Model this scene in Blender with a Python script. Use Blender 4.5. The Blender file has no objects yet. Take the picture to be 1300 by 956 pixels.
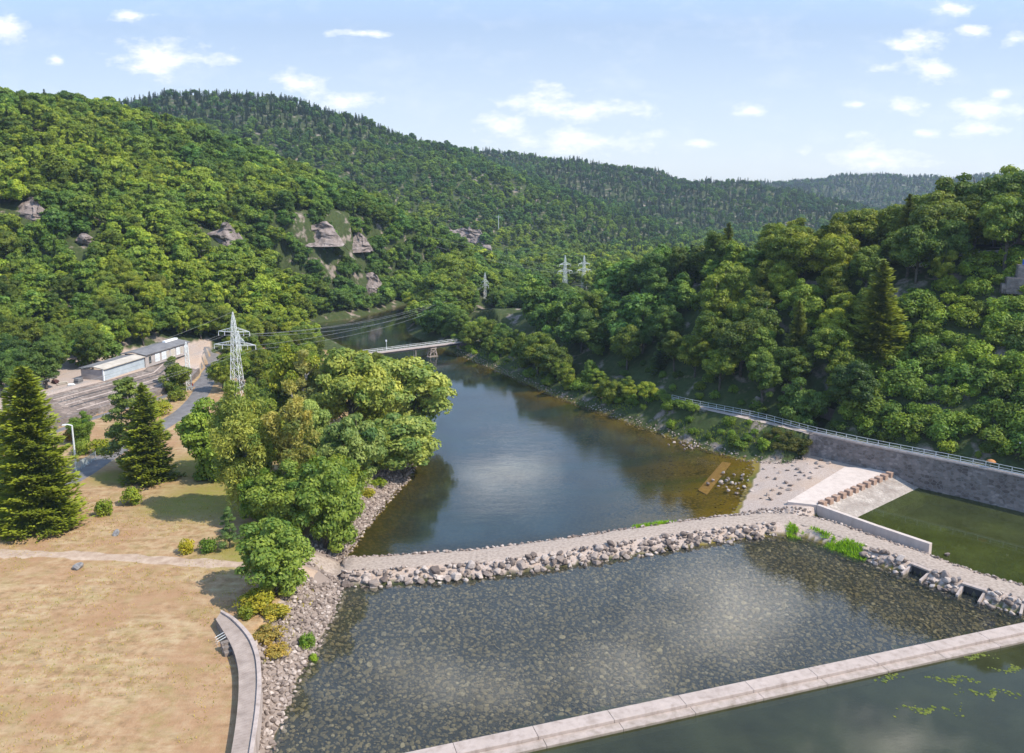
import bpy, bmesh, math, random
import numpy as np
from mathutils import Vector, Matrix

SC = bpy.context.scene
COL = SC.collection
RNG = np.random.default_rng(7)
random.seed(7)

# ------------------------------------------------------------------ camera model
F, CX, CY, HC = 1011.0, 650.0, 434.0, 54.0        # focal length in photo pixels, optical centre, camera height
TH = math.atan((434 - 250) / F)
CT, ST = math.cos(TH), math.sin(TH)
def ray(px, py):
    a, b = (px - CX) / F, -(py - CY) / F
    return np.array([a, CT + b * ST, -ST + b * CT])
def P(px, py, z=0.0):
    d = ray(px, py); t = (z - HC) / d[2]
    return np.array([d[0] * t, d[1] * t, z])
def PY(px, py, Y):
    d = ray(px, py); t = Y / d[1]
    return np.array([d[0] * t, Y, HC + d[2] * t])
def proj(x, y, z):
    dz = z - HC
    dep = y * CT - dz * ST
    dep = np.maximum(dep, 1e-3)
    return CX + F * x / dep, CY - F * (y * ST + dz * CT) / dep, dep

# ------------------------------------------------------------------ numpy noise
def vnoise(x, y, seed=0):
    xi = np.floor(x).astype(np.int64); yi = np.floor(y).astype(np.int64)
    fx = x - xi; fy = y - yi
    fx = fx * fx * (3 - 2 * fx); fy = fy * fy * (3 - 2 * fy)
    def h(a, b):
        n = (a * 374761393 + b * 668265263 + seed * 1274126177) & 0x7fffffff
        n = ((n ^ (n >> 13)) * 1274126177) & 0x7fffffff
        n = n ^ (n >> 16)
        return (n & 0xffff) / 65535.0
    return ((h(xi, yi) * (1 - fx) + h(xi + 1, yi) * fx) * (1 - fy) + (h(xi, yi + 1) * (1 - fx) + h(xi + 1, yi + 1) * fx) * fy) * 2 - 1
def fbm(x, y, seed=0, o=4):
    s = 0; a = .5
    for k in range(o):
        s = s + a * vnoise(x * 2 ** k, y * 2 ** k, seed + k * 17); a *= .5
    return s
def sstep(a, b, x):
    t = np.clip((x - a) / (b - a), 0, 1); return t * t * (3 - 2 * t)

# ------------------------------------------------------------------ polyline tools
def seg_dist(x, y, pts, closed=False):
    """distance, segment index, parameter along, signed side (+ = left of travel) to a polyline"""
    n = len(pts); best = np.full(x.shape, 1e18); idx = np.zeros(x.shape, int); tt = np.zeros(x.shape); sd = np.zeros(x.shape)
    for i in range(n if closed else n - 1):
        ax, ay = pts[i][:2]; bx, by = pts[(i + 1) % n][:2]
        dx, dy = bx - ax, by - ay; L = dx * dx + dy * dy + 1e-9
        t = np.clip(((x - ax) * dx + (y - ay) * dy) / L, 0, 1)
        ex = x - ax - t * dx; ey = y - ay - t * dy
        d = ex * ex + ey * ey
        m = d < best
        best = np.where(m, d, best); idx = np.where(m, i, idx); tt = np.where(m, t, tt)
        sd = np.where(m, dx * ey - dy * ex, sd)
    return np.sqrt(best), idx, tt, np.sign(sd)
def inside(x, y, pts):
    n = len(pts); c = np.zeros(x.shape, bool)
    for i in range(n):
        ax, ay = pts[i][:2]; bx, by = pts[(i + 1) % n][:2]
        if ay == by: continue
        m = ((ay > y) != (by > y)) & (x < (bx - ax) * (y - ay) / (by - ay) + ax)
        c ^= m
    return c
def smooth_line(pts, n=6):
    """Catmull-Rom through the points"""
    p = [np.array(q, float) for q in pts]; out = []
    p = [2 * p[0] - p[1]] + p + [2 * p[-1] - p[-2]]
    for i in range(1, len(p) - 2):
        for k in range(n):
            t = k / n
            out.append(.5 * (2 * p[i] + (p[i + 1] - p[i - 1]) * t + (2 * p[i - 1] - 5 * p[i] + 4 * p[i + 1] - p[i + 2]) * t * t
                             + (3 * p[i] - p[i - 1] - 3 * p[i + 1] + p[i + 2]) * t ** 3))
    out.append(p[-2]); return out

# ------------------------------------------------------------------ lines of the place (photo pixels laid onto their level)
LEFT_BANK = [P(*q) for q in [(290, 1250), (326, 1010), (345, 946), (376, 866), (402, 822), (424, 778), (434, 748), (438, 706), (462, 672), (490, 636), (518, 608), (525, 592), (520, 574), (514, 545), (500, 505), (478, 472), (452, 447), (420, 434), (388, 425)]]
FAR_BANK = [P(*q) for q in [(376, 417), (392, 411), (440, 406), (475, 398), (512, 387), (580, 376)]]
INNER_BANK = [P(*q) for q in [(640, 379), (575, 383), (534, 389), (517, 396), (514, 409), (519, 424), (548, 437)]]
RIGHT_BANK = [P(*q) for q in [(585, 451), (640, 474), (700, 501), (760, 522), (820, 544), (880, 565), (940, 583), (1000, 592)]]
WALL_TOP = 6.0
WALL_LINE = [P(*q, WALL_TOP) for q in [(1032, 552), (1095, 566), (1160, 579), (1230, 593), (1300, 608), (1420, 634)]]
_wd = WALL_LINE[-1] - WALL_LINE[-2]; _wd /= np.linalg.norm(_wd)
WALL_LINE.append(WALL_LINE[-1] + _wd * 40)
_wn = np.array([-_wd[1], _wd[0], 0]); _wn = _wn if _wn[0] > 0 else -_wn    # away from the water
WATER = LEFT_BANK + FAR_BANK + INNER_BANK + RIGHT_BANK + [q + _wn * 1.5 for q in WALL_LINE] + [np.array([175., 30., 0]), np.array([-20., 30., 0])]
_nL, _nF, _nI, _nR, _nW = len(LEFT_BANK), len(FAR_BANK), len(INNER_BANK), len(RIGHT_BANK), len(WALL_LINE)
CAUSEWAY = smooth_line([P(*q, 1.3) for q in [(395, 717), (440, 716), (500, 713), (600, 706), (700, 694), (800, 679), (870, 669), (930, 661), (985, 657), (1035, 663), (1097, 684), (1165, 707), (1232, 732), (1300, 751), (1400, 778), (1600, 840)]], 5)
ROAD = smooth_line([P(*q, 3.5) for q in [(-120, 720), (-50, 690), (0, 662), (50, 632), (105, 600), (150, 571), (205, 541), (245, 512), (261, 487), (267, 468), (270, 459)]], 5)
DIRT = smooth_line([P(*q, 3.5) for q in [(-80, 703), (0, 704), (60, 704), (130, 707), (220, 712), (300, 716), (360, 717), (400, 717)]], 5)
YARD = [P(*q, 5.0) for q in [(-40, 575), (50, 541), (107, 523), (150, 510), (192, 498), (237.7, 482.6), (252, 468)]]
WALK = [WALL_LINE[-1] + _wn * 1.2] + [q + np.array([1.0, .7, 0]) for q in WALL_LINE[-2::-1]] + [P(960, 533, 6), P(880, 515, 6), P(820, 494, 6)] + [np.array([26., 212., 6]), np.array([14., 234., 6]), np.array([2., 262., 6]), np.array([-4., 285., 6])]
CULV = [P(1163, 729, .35), P(1234, 754, .35), P(1311, 784, .35)]
APRON_FL, APRON_FR = P(1000, 638, 1.7), P(1037, 640.5, 1.7)
# ------------------------------------------------------------------ hills: crest (px, py of the canopy, distance), canopy height, slope
def crest(lst, canopy):
    out = []
    for px, py, Y, s in lst:
        q = PY(px, py, Y); out.append((q[0], q[1], q[2] - canopy, s))
    return out
HILL_A = crest([(-420, 80, 330, .55), (-150, 98, 345, .55), (0, 113, 365, .54), (90, 124, 400, .5), (170, 136, 430, .47), (250, 168, 440, .53), (350, 214, 440, .62), (420, 264, 430, .54), (470, 305, 420, .54), (510, 352, 412, .6), (530, 380, 406, .6)], 10)
HILL_B = crest([(-100, 180, 980, .36), (100, 150, 1000, .36), (180, 131, 1020, .36), (250, 122, 1050, .36), (310, 119, 1080, .36), (400, 141, 1080, .36), (500, 180, 1050, .36), (570, 200, 1030, .36), (620, 236, 930, .36), (660, 278, 830, .36), (700, 312, 740, .36)], 9)
HILL_C = crest([(420, 200, 1560, .3), (560, 190, 1520, .3), (600, 190, 1500, .3), (700, 200, 1480, .3), (800, 214, 1440, .3), (940, 231, 1380, .3), (1000, 250, 1330, .3), (1060, 264, 1280, .3)], 9)
HILL_D = crest([(800, 250, 2300, .22), (900, 238, 2300, .22), (960, 232, 2300, .22), (1030, 227, 2300, .22), (1090, 222, 2300, .22), (1180, 224, 2300, .22), (1300, 222, 2300, .22), (1600, 215, 2300, .22)], 9)
def hill(x, y, c, r):
    h = np.full(x.shape, -1e9)
    for a, b in zip(c[:-1], c[1:]):
        dx, dy = b[0] - a[0], b[1] - a[1]
        t = np.clip(((x - a[0]) * dx + (y - a[1]) * dy) / (dx * dx + dy * dy), 0, 1)
        d = np.hypot(x - a[0] - t * dx, y - a[1] - t * dy)
        d = np.sqrt(d * d + r * r) - r
        h = np.maximum(h, a[2] + (b[2] - a[2]) * t - (a[3] + (b[3] - a[3]) * t) * d)
    return h
def smax(a, b, k):
    m = np.clip(.5 + .5 * (a - b) / k, 0, 1)
    return b + (a - b) * m + k * m * (1 - m)
CAP_Y = [0, 168, 192, 215, 235, 275, 330, 365]
CAP_Z = [42, 42, 42, 35, 29, 18, 6, 4]

def ground(x, y):
    """terrain height, plus zone masks"""
    x = np.asarray(x, float); y = np.asarray(y, float)
    hA = hill(x, y, HILL_A, 25); hB = hill(x, y, HILL_B, 60); hC = hill(x, y, HILL_C, 80); hD = hill(x, y, HILL_D, 120)
    nz = fbm(x / 75, y / 75, 3, 4)
    hh = np.maximum(np.maximum(hA, hB), np.maximum(hC, hD))
    lift = sstep(6, 40, hh)
    hh = hh + nz * (5 + 14 * sstep(600, 1200, y)) * lift
    base = 3.5 + .25 * fbm(x / 14, y / 14, 9, 3)
    base = base + 1.5 * sstep(380, 700, y)
    # paved bank and yard on the left
    dY, iY, tY, sY = seg_dist(x, y, YARD)
    yd = np.where(sY > 0, dY, 0)
    yard = np.where(y < 262, 4.6 + np.clip(yd * .27, 0, 3.4), 3.5)
    base = np.where((sY > 0) & (yd > .25) & (y < 262), np.maximum(base, yard), base)
    h = smax(hh, base, 3.0)
    # wooded slope on the right
    dW, iW, tW, sW = seg_dist(x, y, WALK)
    out = np.where(sW < 0, dW, -dW)
    nE = fbm(x / 22, y / 22, 21, 3)
    cap = np.interp(y, CAP_Y, CAP_Z) + nE * 1.5
    e = 6 + np.maximum(0, out - 3.2) * (.82 + .16 * nE)
    e = -smax(-e, -np.maximum(cap, 4), 6)
    right = (sW < 0)
    h = np.where(right & (y < 420), np.maximum(h, np.where(out < 3.2, np.minimum(e, 6), e)), h)
    # banks and bed
    d, i, t, _ = seg_dist(x, y, WATER, True)
    ins = inside(x, y, WATER)
    kind_left = i < _nL + _nF + _nI - 1
    kind_right = (i >= _nL + _nF + _nI - 1) & (i < _nL + _nF + _nI + _nR)
    kind_wall = (i >= _nL + _nF + _nI + _nR)
    prof = np.where(kind_left, .56 * d, np.where(kind_right, np.minimum(.85 * d, .75 + .42 * d), 6.0)) + np.maximum(d - 11, 0) * 2 + np.where(kind_wall, 1e6, 0)
    rg = 1 + .25 * fbm(x / 3, y / 3, 5, 2)
    h = np.where(ins, h, np.minimum(h, prof * np.where(kind_wall, 1, rg)))
    h = np.where(~ins & kind_wall & (y < 175) & (sW >= 0), 6.0, h)
    wgt = sstep(206, 190, y) * sstep(28, 36, x)
    ramp_ = 6.0 * d / (d + np.maximum(-out - 1.3, 0) + .02) + .25 * fbm(x / 2.5, y / 2.5, 93, 3) * (out < -2)
    h = np.where(~ins & kind_right & (out < 2.0) & (wgt > 0), h * (1 - wgt) + ramp_ * wgt, h)
    deep = 2.6 + .7 * fbm(x / 25, y / 25, 31, 3)
    bed = -np.minimum(np.where(kind_wall, 3., .22 * d + .1), deep)
    # shallow cobbled pool before the causeway
    dC, iC, tC, sC = seg_dist(x, y, CAUSEWAY)
    south = sC < 0
    pool = -np.minimum(.45 * d + .1, .95)
    bed = np.where(south, pool, bed)
    h = np.where(ins, bed, h)
    # gravel bar beside the apron, sinking into the river
    u = APRON_FR - P(1130, 600, 1.7); u = u[:2] / np.linalg.norm(u[:2])          # along the row of blocks
    w = np.array([-u[1], u[0]]); w = w if w[0] < 0 else -w                         # upstream, away from the blocks
    o = APRON_FR[:2]
    ds = (x - o[0]) * w[0] + (y - o[1]) * w[1]
    dse = ds - .49 * (y - 140)
    bar = np.interp(dse, [3, 7, 13.8, 17.5, 20, 24, 32], [1.5, 1.45, 0, -.28, -.4, -1.0, -2.6]) + .12 * fbm(x / 4, y / 4, 41, 3)
    bar = np.where(ds < 0, -4 * -ds * .5 + 1.4, bar)
    north = sC > 0
    h = np.where(ins & north & (ds > -8) & (ds < 60), np.maximum(h, np.minimum(bar, 1.5)), h)
    # right basin behind the guide wall is deep
    # causeway
    cw = 1.25 + .1 * fbm(x / 5, y / 5, 51, 2) - np.maximum(dC - 2.3, 0) * .62
    isC = ins & (cw > h)
    h = np.where(ins, np.maximum(h, cw), h)
    for q in CULV:
        dd_, j_, t_, _ = seg_dist(np.array([q[0]]), np.array([q[1]]), CAUSEWAY); a_, b_ = CAUSEWAY[j_[0]], CAUSEWAY[j_[0] + 1]
        tg_ = (b_ - a_)[:2] / np.linalg.norm((b_ - a_)[:2]); c_ = a_[:2] + (b_ - a_)[:2] * t_[0]; nr_ = np.array([tg_[1], -tg_[0]])
        al = (x - c_[0]) * tg_[0] + (y - c_[1]) * tg_[1]; ac = (x - c_[0]) * nr_[0] + (y - c_[1]) * nr_[1]
        h = np.where((np.abs(al) < 1.35) & (ac > 2.5) & (ac < 7), np.minimum(h, -.5), h)
    lawn = (~ins) & (kind_left | kind_wall) & (x < 5) & (y < 262) & (sY <= 0) & (hh < 6)
    plat = (~ins) & (y < _py[-1]) & (y > _py[0]) & (x < np.interp(y, _py, _px)) & (x > -60)
    h = np.where(plat, 3.5, h)
    bedm = ins & (h < .12)
    gravel = (ins & ~bedm) | ((sY > 0) & (hA < 9.5) & (y < 262)) | ((~ins) & kind_left & (d < 6) & (y < 190) & ~plat)
    return h, dict(plat=plat, lawn=lawn, bed=bedm, gravel=gravel, ins=ins, d=d, hh=hh, out=out, right=right, south=south, dC=dC, sC=sC, dY=dY, sY=sY, kl=kind_left, kr=kind_right, kw=kind_wall, ds=ds)
PLAT = [P(*q, 3.5) for q in [(279, 784), (296, 795), (310, 809), (319, 824), (325, 842), (326, 870), (323, 900), (318, 930), (312, 970), (300, 1030), (285, 1100)]][::-1]
_py, _px = np.array([q[1] for q in PLAT]), np.array([q[0] for q in PLAT])
def gz(x, y):
    return float(ground(np.array([x]), np.array([y]))[0][0])

# ------------------------------------------------------------------ scene helpers
def link(o, parent=None):
    COL.objects.link(o)
    if parent is not None: o.parent = parent
    return o
def tag(o, label=None, cat=None, group=None, kind=None):
    if label: o['label'] = label
    if cat: o['category'] = cat
    if group: o['group'] = group
    if kind: o['kind'] = kind
    return o
def empty(name, loc=(0, 0, 0), rz=0, label=None, cat=None, group=None):
    o = bpy.data.objects.new(name, None); o.empty_display_size = .3
    o.location = loc; o.rotation_euler = (0, 0, rz)
    link(o); return tag(o, label, cat, group)
def mesh_np(name, V, Fq, mats, attrs=None, smooth=False):
    """V (n,3); Fq (m,k) all faces of k corners"""
    V = np.asarray(V, np.float32); Fq = np.asarray(Fq, np.int32)
    me = bpy.data.meshes.new(name); m, k = Fq.shape
    me.vertices.add(len(V)); me.vertices.foreach_set('co', V.ravel())
    me.loops.add(m * k); me.loops.foreach_set('vertex_index', Fq.ravel())
    me.polygons.add(m); me.polygons.foreach_set('loop_start', np.arange(0, m * k, k, dtype=np.int32))
    me.polygons.foreach_set('use_smooth', np.full(m, smooth))
    for nm, (dom, typ, arr) in (attrs or {}).items():
        a = me.attributes.new(nm, typ, dom)
        a.data.foreach_set('color' if typ == 'FLOAT_COLOR' else 'value', np.asarray(arr, np.float32).ravel())
    for mt in (mats if isinstance(mats, (list, tuple)) else [mats]): me.materials.append(mt)
    me.update(calc_edges=True); me.validate()
    return me
class MB:
    def __init__(s): s.v = []; s.f = []; s.m = []
    def add(s, vs, fs, mi=0):
        b = len(s.v); s.v += [tuple(map(float, q)) for q in vs]
        for q in fs: s.f.append([b + k for k in q]); s.m.append(mi)
    def box(s, c, d, rz=0, mi=0, taper=1.0):
        ca, sa = math.cos(rz), math.sin(rz); vs = []
        for sz in (-1, 1):
            for sx, sy in ((-1, -1), (1, -1), (1, 1), (-1, 1)):
                k = taper if sz > 0 else 1
                x, y = sx * d[0] / 2 * k, sy * d[1] / 2 * k
                vs.append((c[0] + x * ca - y * sa, c[1] + x * sa + y * ca, c[2] + sz * d[2] / 2))
        s.add(vs, [(3, 2, 1, 0), (4, 5, 6, 7), (0, 1, 5, 4), (1, 2, 6, 5), (2, 3, 7, 6), (3, 0, 4, 7)], mi)
    def tube(s, pts, rs, n=6, mi=0, cap=True):
        pts = [Vector(map(float, q)) for q in pts]
        if not hasattr(rs, '__len__'): rs = [rs] * len(pts)
        vs = []; fs = []
        for i, q in enumerate(pts):
            t = (pts[min(i + 1, len(pts) - 1)] - pts[max(i - 1, 0)]).normalized()
            a = t.cross(Vector((0, 0, 1)) if abs(t.z) < .95 else Vector((1, 0, 0))).normalized(); b = t.cross(a)
            for k in range(n):
                g = 2 * math.pi * k / n; vs.append(q + (a * math.cos(g) + b * math.sin(g)) * rs[i])
        for i in range(len(pts) - 1):
            for k in range(n):
                fs.append((i * n + k, i * n + (k + 1) % n, (i + 1) * n + (k + 1) % n, (i + 1) * n + k))
        if cap: fs.append(tuple(range(n))); fs.append(tuple(reversed(range((len(pts) - 1) * n, len(pts) * n))))
        s.add(vs, fs, mi)
    def sweep(s, line, prof, mi=0, closed_prof=True):
        """sweep a profile [(offset to the right, z)] along a 3-D line"""
        line = [np.array(q, float) for q in line]; n = len(prof); vs = []; fs = []
        for i, q in enumerate(line):
            t = line[min(i + 1, len(line) - 1)] - line[max(i - 1, 0)]; t = t / np.hypot(t[0], t[1])
            r = np.array([t[1], -t[0], 0])
            for a, z in prof: vs.append(q + r * a + np.array([0, 0, z]))
        for i in range(len(line) - 1):
            for k in range(n if closed_prof else n - 1):
                k2 = (k + 1) % n; fs.append((i * n + k, i * n + k2, (i + 1) * n + k2, (i + 1) * n + k))
        if closed_prof: fs.append(tuple(range(n - 1, -1, -1))); fs.append(tuple(range((len(line) - 1) * n, len(line) * n)))
        s.add(vs, fs, mi)
    def prism(s, poly, z0, z1, mi=0):
        n = len(poly); z1 = z1 if hasattr(z1, '__len__') else [z1] * n; z0 = z0 if hasattr(z0, '__len__') else [z0] * n
        vs = [(q[0], q[1], z0[i]) for i, q in enumerate(poly)] + [(q[0], q[1], z1[i]) for i, q in enumerate(poly)]
        s.add(vs, [tuple(range(n - 1, -1, -1)), tuple(range(n, 2 * n))] + [(i, (i + 1) % n, n + (i + 1) % n, n + i) for i in range(n)], mi)
    def mesh(s, name, mats, smooth=False, fix=True):
        me = bpy.data.meshes.new(name); me.from_pydata(s.v, [], s.f)
        for mt in (mats if isinstance(mats, (list, tuple)) else [mats]): me.materials.append(mt)
        me.polygons.foreach_set('material_index', s.m)
        if fix:
            bm = bmesh.new(); bm.from_mesh(me); bmesh.ops.recalc_face_normals(bm, faces=bm.faces); bm.to_mesh(me); bm.free()
        me.polygons.foreach_set('use_smooth', [smooth] * len(me.polygons))
        me.update(); return me
    def build(s, name, mats, parent=None, smooth=False, bevel=0):
        o = bpy.data.objects.new(name, s.mesh(name, mats, smooth)); link(o, parent)
        if bevel:
            b = o.modifiers.new('bevel', 'BEVEL'); b.width = bevel; b.segments = 2; b.limit_method = 'ANGLE'
        return o

# ------------------------------------------------------------------ materials
def nodes(name):
    m = bpy.data.materials.new(name); m.use_nodes = True
    nt = m.node_tree; nt.nodes.clear()
    out = nt.nodes.new('ShaderNodeOutputMaterial')
    return m, nt, out
def N(nt, typ, **kw):
    n = nt.nodes.new(typ)
    for k, v in kw.items():
        if k == 'inp':
            for a, b in v.items(): n.inputs[a].default_value = b
        else: setattr(n, k, v)
    return n
def L(nt, a, b): nt.links.new(a, b)
def noise(nt, scale, detail=4, rough=.55, vec=None):
    n = N(nt, 'ShaderNodeTexNoise', inp={'Scale': scale, 'Detail': detail, 'Roughness': rough})
    if vec is not None: L(nt, vec, n.inputs['Vector'])
    return n.outputs['Fac']
def ramp(nt, fac, stops):
    r = N(nt, 'ShaderNodeValToRGB'); L(nt, fac, r.inputs['Fac'])
    e = r.color_ramp.elements
    while len(e) < len(stops): e.new(.5)
    for q, (p, c) in zip(e, stops):
        q.position = p; q.color = (*c, 1) if len(c) == 3 else c
    return r.outputs['Color']
def mixc(nt, fac, a, b, mode='MIX'):
    n = N(nt, 'ShaderNodeMix', data_type='RGBA', blend_type=mode)
    for s, v in ((0, fac), (6, a), (7, b)):
        if isinstance(v, (int, float)): n.inputs[s].default_value = v
        elif isinstance(v, (tuple, list)): n.inputs[s].default_value = (*v, 1) if len(v) == 3 else v
        else: L(nt, v, n.inputs[s])
    return n.outputs[2]
def math_(nt, op, a, b=None, clamp=False):
    n = N(nt, 'ShaderNodeMath', operation=op, use_clamp=clamp)
    for s, v in ((0, a), (1, b)):
        if v is None: continue
        if isinstance(v, (int, float)): n.inputs[s].default_value = v
        else: L(nt, v, n.inputs[s])
    return n.outputs[0]
def principled(nt, out, col, rough=.85, bump=None, bstr=.3, bdist=.1, spec=.3, metal=0):
    p = N(nt, 'ShaderNodeBsdfPrincipled', inp={'Roughness': rough, 'Specular IOR Level': spec, 'Metallic': metal})
    if isinstance(col, (tuple, list)): p.inputs['Base Color'].default_value = (*col, 1)
    else: L(nt, col, p.inputs['Base Color'])
    if bump is not None:
        b = N(nt, 'ShaderNodeBump', inp={'Strength': bstr, 'Distance': bdist}); L(nt, bump, b.inputs['Height']); L(nt, b.outputs[0], p.inputs['Normal'])
    L(nt, p.outputs[0], out.inputs['Surface']); return p
def geo(nt): return N(nt, 'ShaderNodeNewGeometry').outputs['Position']
def simple(name, a, b, scale=1.0, rough=.85, bstr=.4, bdist=.05, metal=0, spec=.3, c=None, detail=6):
    """two or three tones by noise, world-sized, with a bump"""
    m, nt, out = nodes(name); g = geo(nt)
    n = noise(nt, scale, detail, .6, g)
    st = [(.3, a), (.7, b)] if c is None else [(.25, a), (.5, b), (.75, c)]
    col = ramp(nt, n, st)
    principled(nt, out, col, rough, noise(nt, scale * 6, 4, .6, g), bstr, bdist, spec, metal)
    return m
# ------------------------------------------------------------------ materials of the place
def leaf_material(name, dark, light, instancer=False, trans=.38):
    m, nt, out = nodes(name)
    v = N(nt, 'ShaderNodeAttribute', attribute_name='v').outputs['Fac']
    col = mixc(nt, v, dark, light)
    if instancer:
        t = N(nt, 'ShaderNodeAttribute', attribute_name='tint', attribute_type='INSTANCER').outputs['Color']
    else:
        t = N(nt, 'ShaderNodeObjectInfo').outputs['Color']
    col = mixc(nt, 1.0, col, t, 'MULTIPLY')
    d = N(nt, 'ShaderNodeBsdfPrincipled', inp={'Roughness': .55, 'Specular IOR Level': .28}); L(nt, col, d.inputs['Base Color'])
    tr = N(nt, 'ShaderNodeBsdfTranslucent'); L(nt, mixc(nt, 1.0, col, (1.25, 1.2, .55), 'MULTIPLY'), tr.inputs['Color'])
    mx = N(nt, 'ShaderNodeMixShader', inp={0: trans}); L(nt, d.outputs[0], mx.inputs[1]); L(nt, tr.outputs[0], mx.inputs[2])
    L(nt, mx.outputs[0], out.inputs['Surface'])
    return m
M = {}
M['leaf'] = leaf_material('leaf', (.065, .125, .017), (.27, .315, .042))
M['needle'] = leaf_material('needle', (.055, .09, .017), (.19, .225, .03), trans=.15)
M['far_leaf'] = leaf_material('far_leaf', (.065, .125, .017), (.27, .315, .042), True)
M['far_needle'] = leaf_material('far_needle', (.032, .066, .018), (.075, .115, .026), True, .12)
M['bark'] = simple('bark', (.05, .04, .03), (.13, .11, .085), 2.5)
M['birch_bark'] = simple('birch_bark', (.08, .07, .06), (.34, .32, .30), 1.5)
M['grey_rock'] = simple('grey_rock', (.11, .10, .095), (.30, .28, .26), 2.2)
M['rock'] = simple('rock', (.17, .14, .12), (.40, .35, .30), .9, c=(.52, .47, .42), bdist=.08)
M['pale_rock'] = simple('pale_rock', (.22, .20, .18), (.44, .41, .37), .8, c=(.56, .53, .49), bdist=.08)
M['cliff'] = simple('cliff', (.08, .065, .05), (.24, .19, .165), .45, c=(.36, .30, .27), bdist=.5, bstr=.8)
M['asphalt'] = simple('asphalt', (0.120, 0.109, 0.105), (0.188, 0.173, 0.165), .6, bdist=.01)
M['dirt'] = simple('dirt', (.30, .205, .14), (.47, .355, .26), .8, bdist=.03)
_unused = simple('dirt', (0.270, 0.195, 0.143), (0.390, 0.307, 0.240), .7, bdist=.03)
M['gravel'] = simple('gravel', (.18, .14, .112), (.34, .268, .215), 2.2, c=(.43, .35, .285), bdist=.06, bstr=.7)
M['concrete'] = simple('concrete', (0.315, 0.277, 0.247), (0.420, 0.383, 0.345), .5, bdist=.01)
M['pale_concrete'] = simple('pale_concrete', (0.420, 0.367, 0.323), (0.510, 0.465, 0.413), .35, bdist=.01, bstr=.2)
M['red_concrete'] = simple('red_concrete', (0.270, 0.165, 0.112), (0.390, 0.270, 0.203), 1.2, bdist=.02)
M['timber'] = simple('timber', (.24, .185, .15), (.36, .285, .235), .9, bdist=.01)
M['steel'] = simple('steel', (.42, .44, .44), (.58, .6, .6), 2, rough=.5, bstr=.1, bdist=.005, metal=.3)
M['white_steel'] = simple('white_steel', (.58, .6, .58), (.72, .73, .7), 2, rough=.5, bstr=.1, bdist=.005)
M['wire'] = simple('wire', (.22, .22, .21), (.28, .28, .27), 2, rough=.5, bstr=.1, bdist=.005)
M['white'] = simple('white_paint', (.72, .72, .7), (.8, .8, .78), 2, rough=.5, bstr=.1, bdist=.005)
M['dark'] = simple('dark_paint', (.03, .03, .032), (.06, .055, .055), 2, rough=.6, bstr=.1, bdist=.01)
M['roof'] = simple('roof_felt', (.12, .115, .115), (.2, .19, .185), .5, bdist=.01)
M['pale_roof'] = simple('roof_sheet', (.36, .31, .25), (.5, .44, .36), .5, bdist=.01)
M['blue_wall'] = simple('blue_grey_render', (.30, .34, .37), (.42, .46, .48), .5, bdist=.01)
M['grey_wall'] = simple('grey_render', (.28, .24, .22), (.42, .37, .34), .6, bdist=.01)
M['red_wall'] = simple('dark_red_render', (.06, .025, .025), (.10, .045, .04), .6, bdist=.01)
M['pink_wall'] = simple('pink_render', (.48, .34, .29), (.6, .45, .39), .4, bdist=.01)
M['orange'] = simple('orange_cloth', (.36, .15, .05), (.45, .2, .07), 2, rough=.8, bdist=.005)
M['blue'] = simple('blue_paint', (.02, .08, .38), (.03, .11, .46), 2, rough=.5, bdist=.003)
M['red'] = simple('red_paint', (.45, .07, .05), (.55, .1, .08), 2, rough=.5, bdist=.003)
def stained(name, a, b, moss=.5, k=.75):
    m, nt, out = nodes(name); g = geo(nt)
    col = mixc(nt, noise(nt, .5, 6, .6, g), a, b)
    mp = N(nt, 'ShaderNodeMapping', inp={'Scale': (1, 1, .25)}); L(nt, g, mp.inputs['Vector'])
    col = mixc(nt, 1.0, col, ramp(nt, noise(nt, .9, 8, .68, mp.outputs[0]), [(.30, (1 - .42 * k, 1 - .46 * k, 1 - .5 * k)), (.52, (1, 1, 1)), (.7, (1.08, 1.07, 1.05))]), 'MULTIPLY')
    z = N(nt, 'ShaderNodeSeparateXYZ'); L(nt, g, z.inputs[0])
    wetl = math_(nt, 'ADD', z.outputs[2], math_(nt, 'MULTIPLY', noise(nt, 1.2, 5, .6, g), .5))
    col = mixc(nt, ramp(nt, wetl, [(.28, (moss, moss, moss)), (.5, (0, 0, 0))]), col, (.10, .085, .04))
    principled(nt, out, col, .9, noise(nt, 5, 5, .6, g), .4, .02); return m
M['concrete'] = stained('concrete', (.32, .255, .215), (.46, .375, .325))
M['pale_concrete'] = stained('pale_concrete', (.45, .37, .315), (.56, .47, .41), k=.35)
def glassy(name, col):
    m, nt, out = nodes(name); principled(nt, out, col, .08, spec=.5); return m
M['glass'] = glassy('window_glass', (.05, .06, .07))
M['pale_glass'] = glassy('pale_window', (.62, .64, .64))
# translucent wire mesh / glass fence
m, nt, out = nodes('fence_mesh')
a = N(nt, 'ShaderNodeBsdfTransparent'); b = N(nt, 'ShaderNodeBsdfPrincipled', inp={'Base Color': (.6, .66, .64, 1), 'Roughness': .4})
x = N(nt, 'ShaderNodeMixShader', inp={0: .35}); L(nt, a.outputs[0], x.inputs[1]); L(nt, b.outputs[0], x.inputs[2]); L(nt, x.outputs[0], out.inputs['Surface'])
M['fence_mesh'] = m
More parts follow.
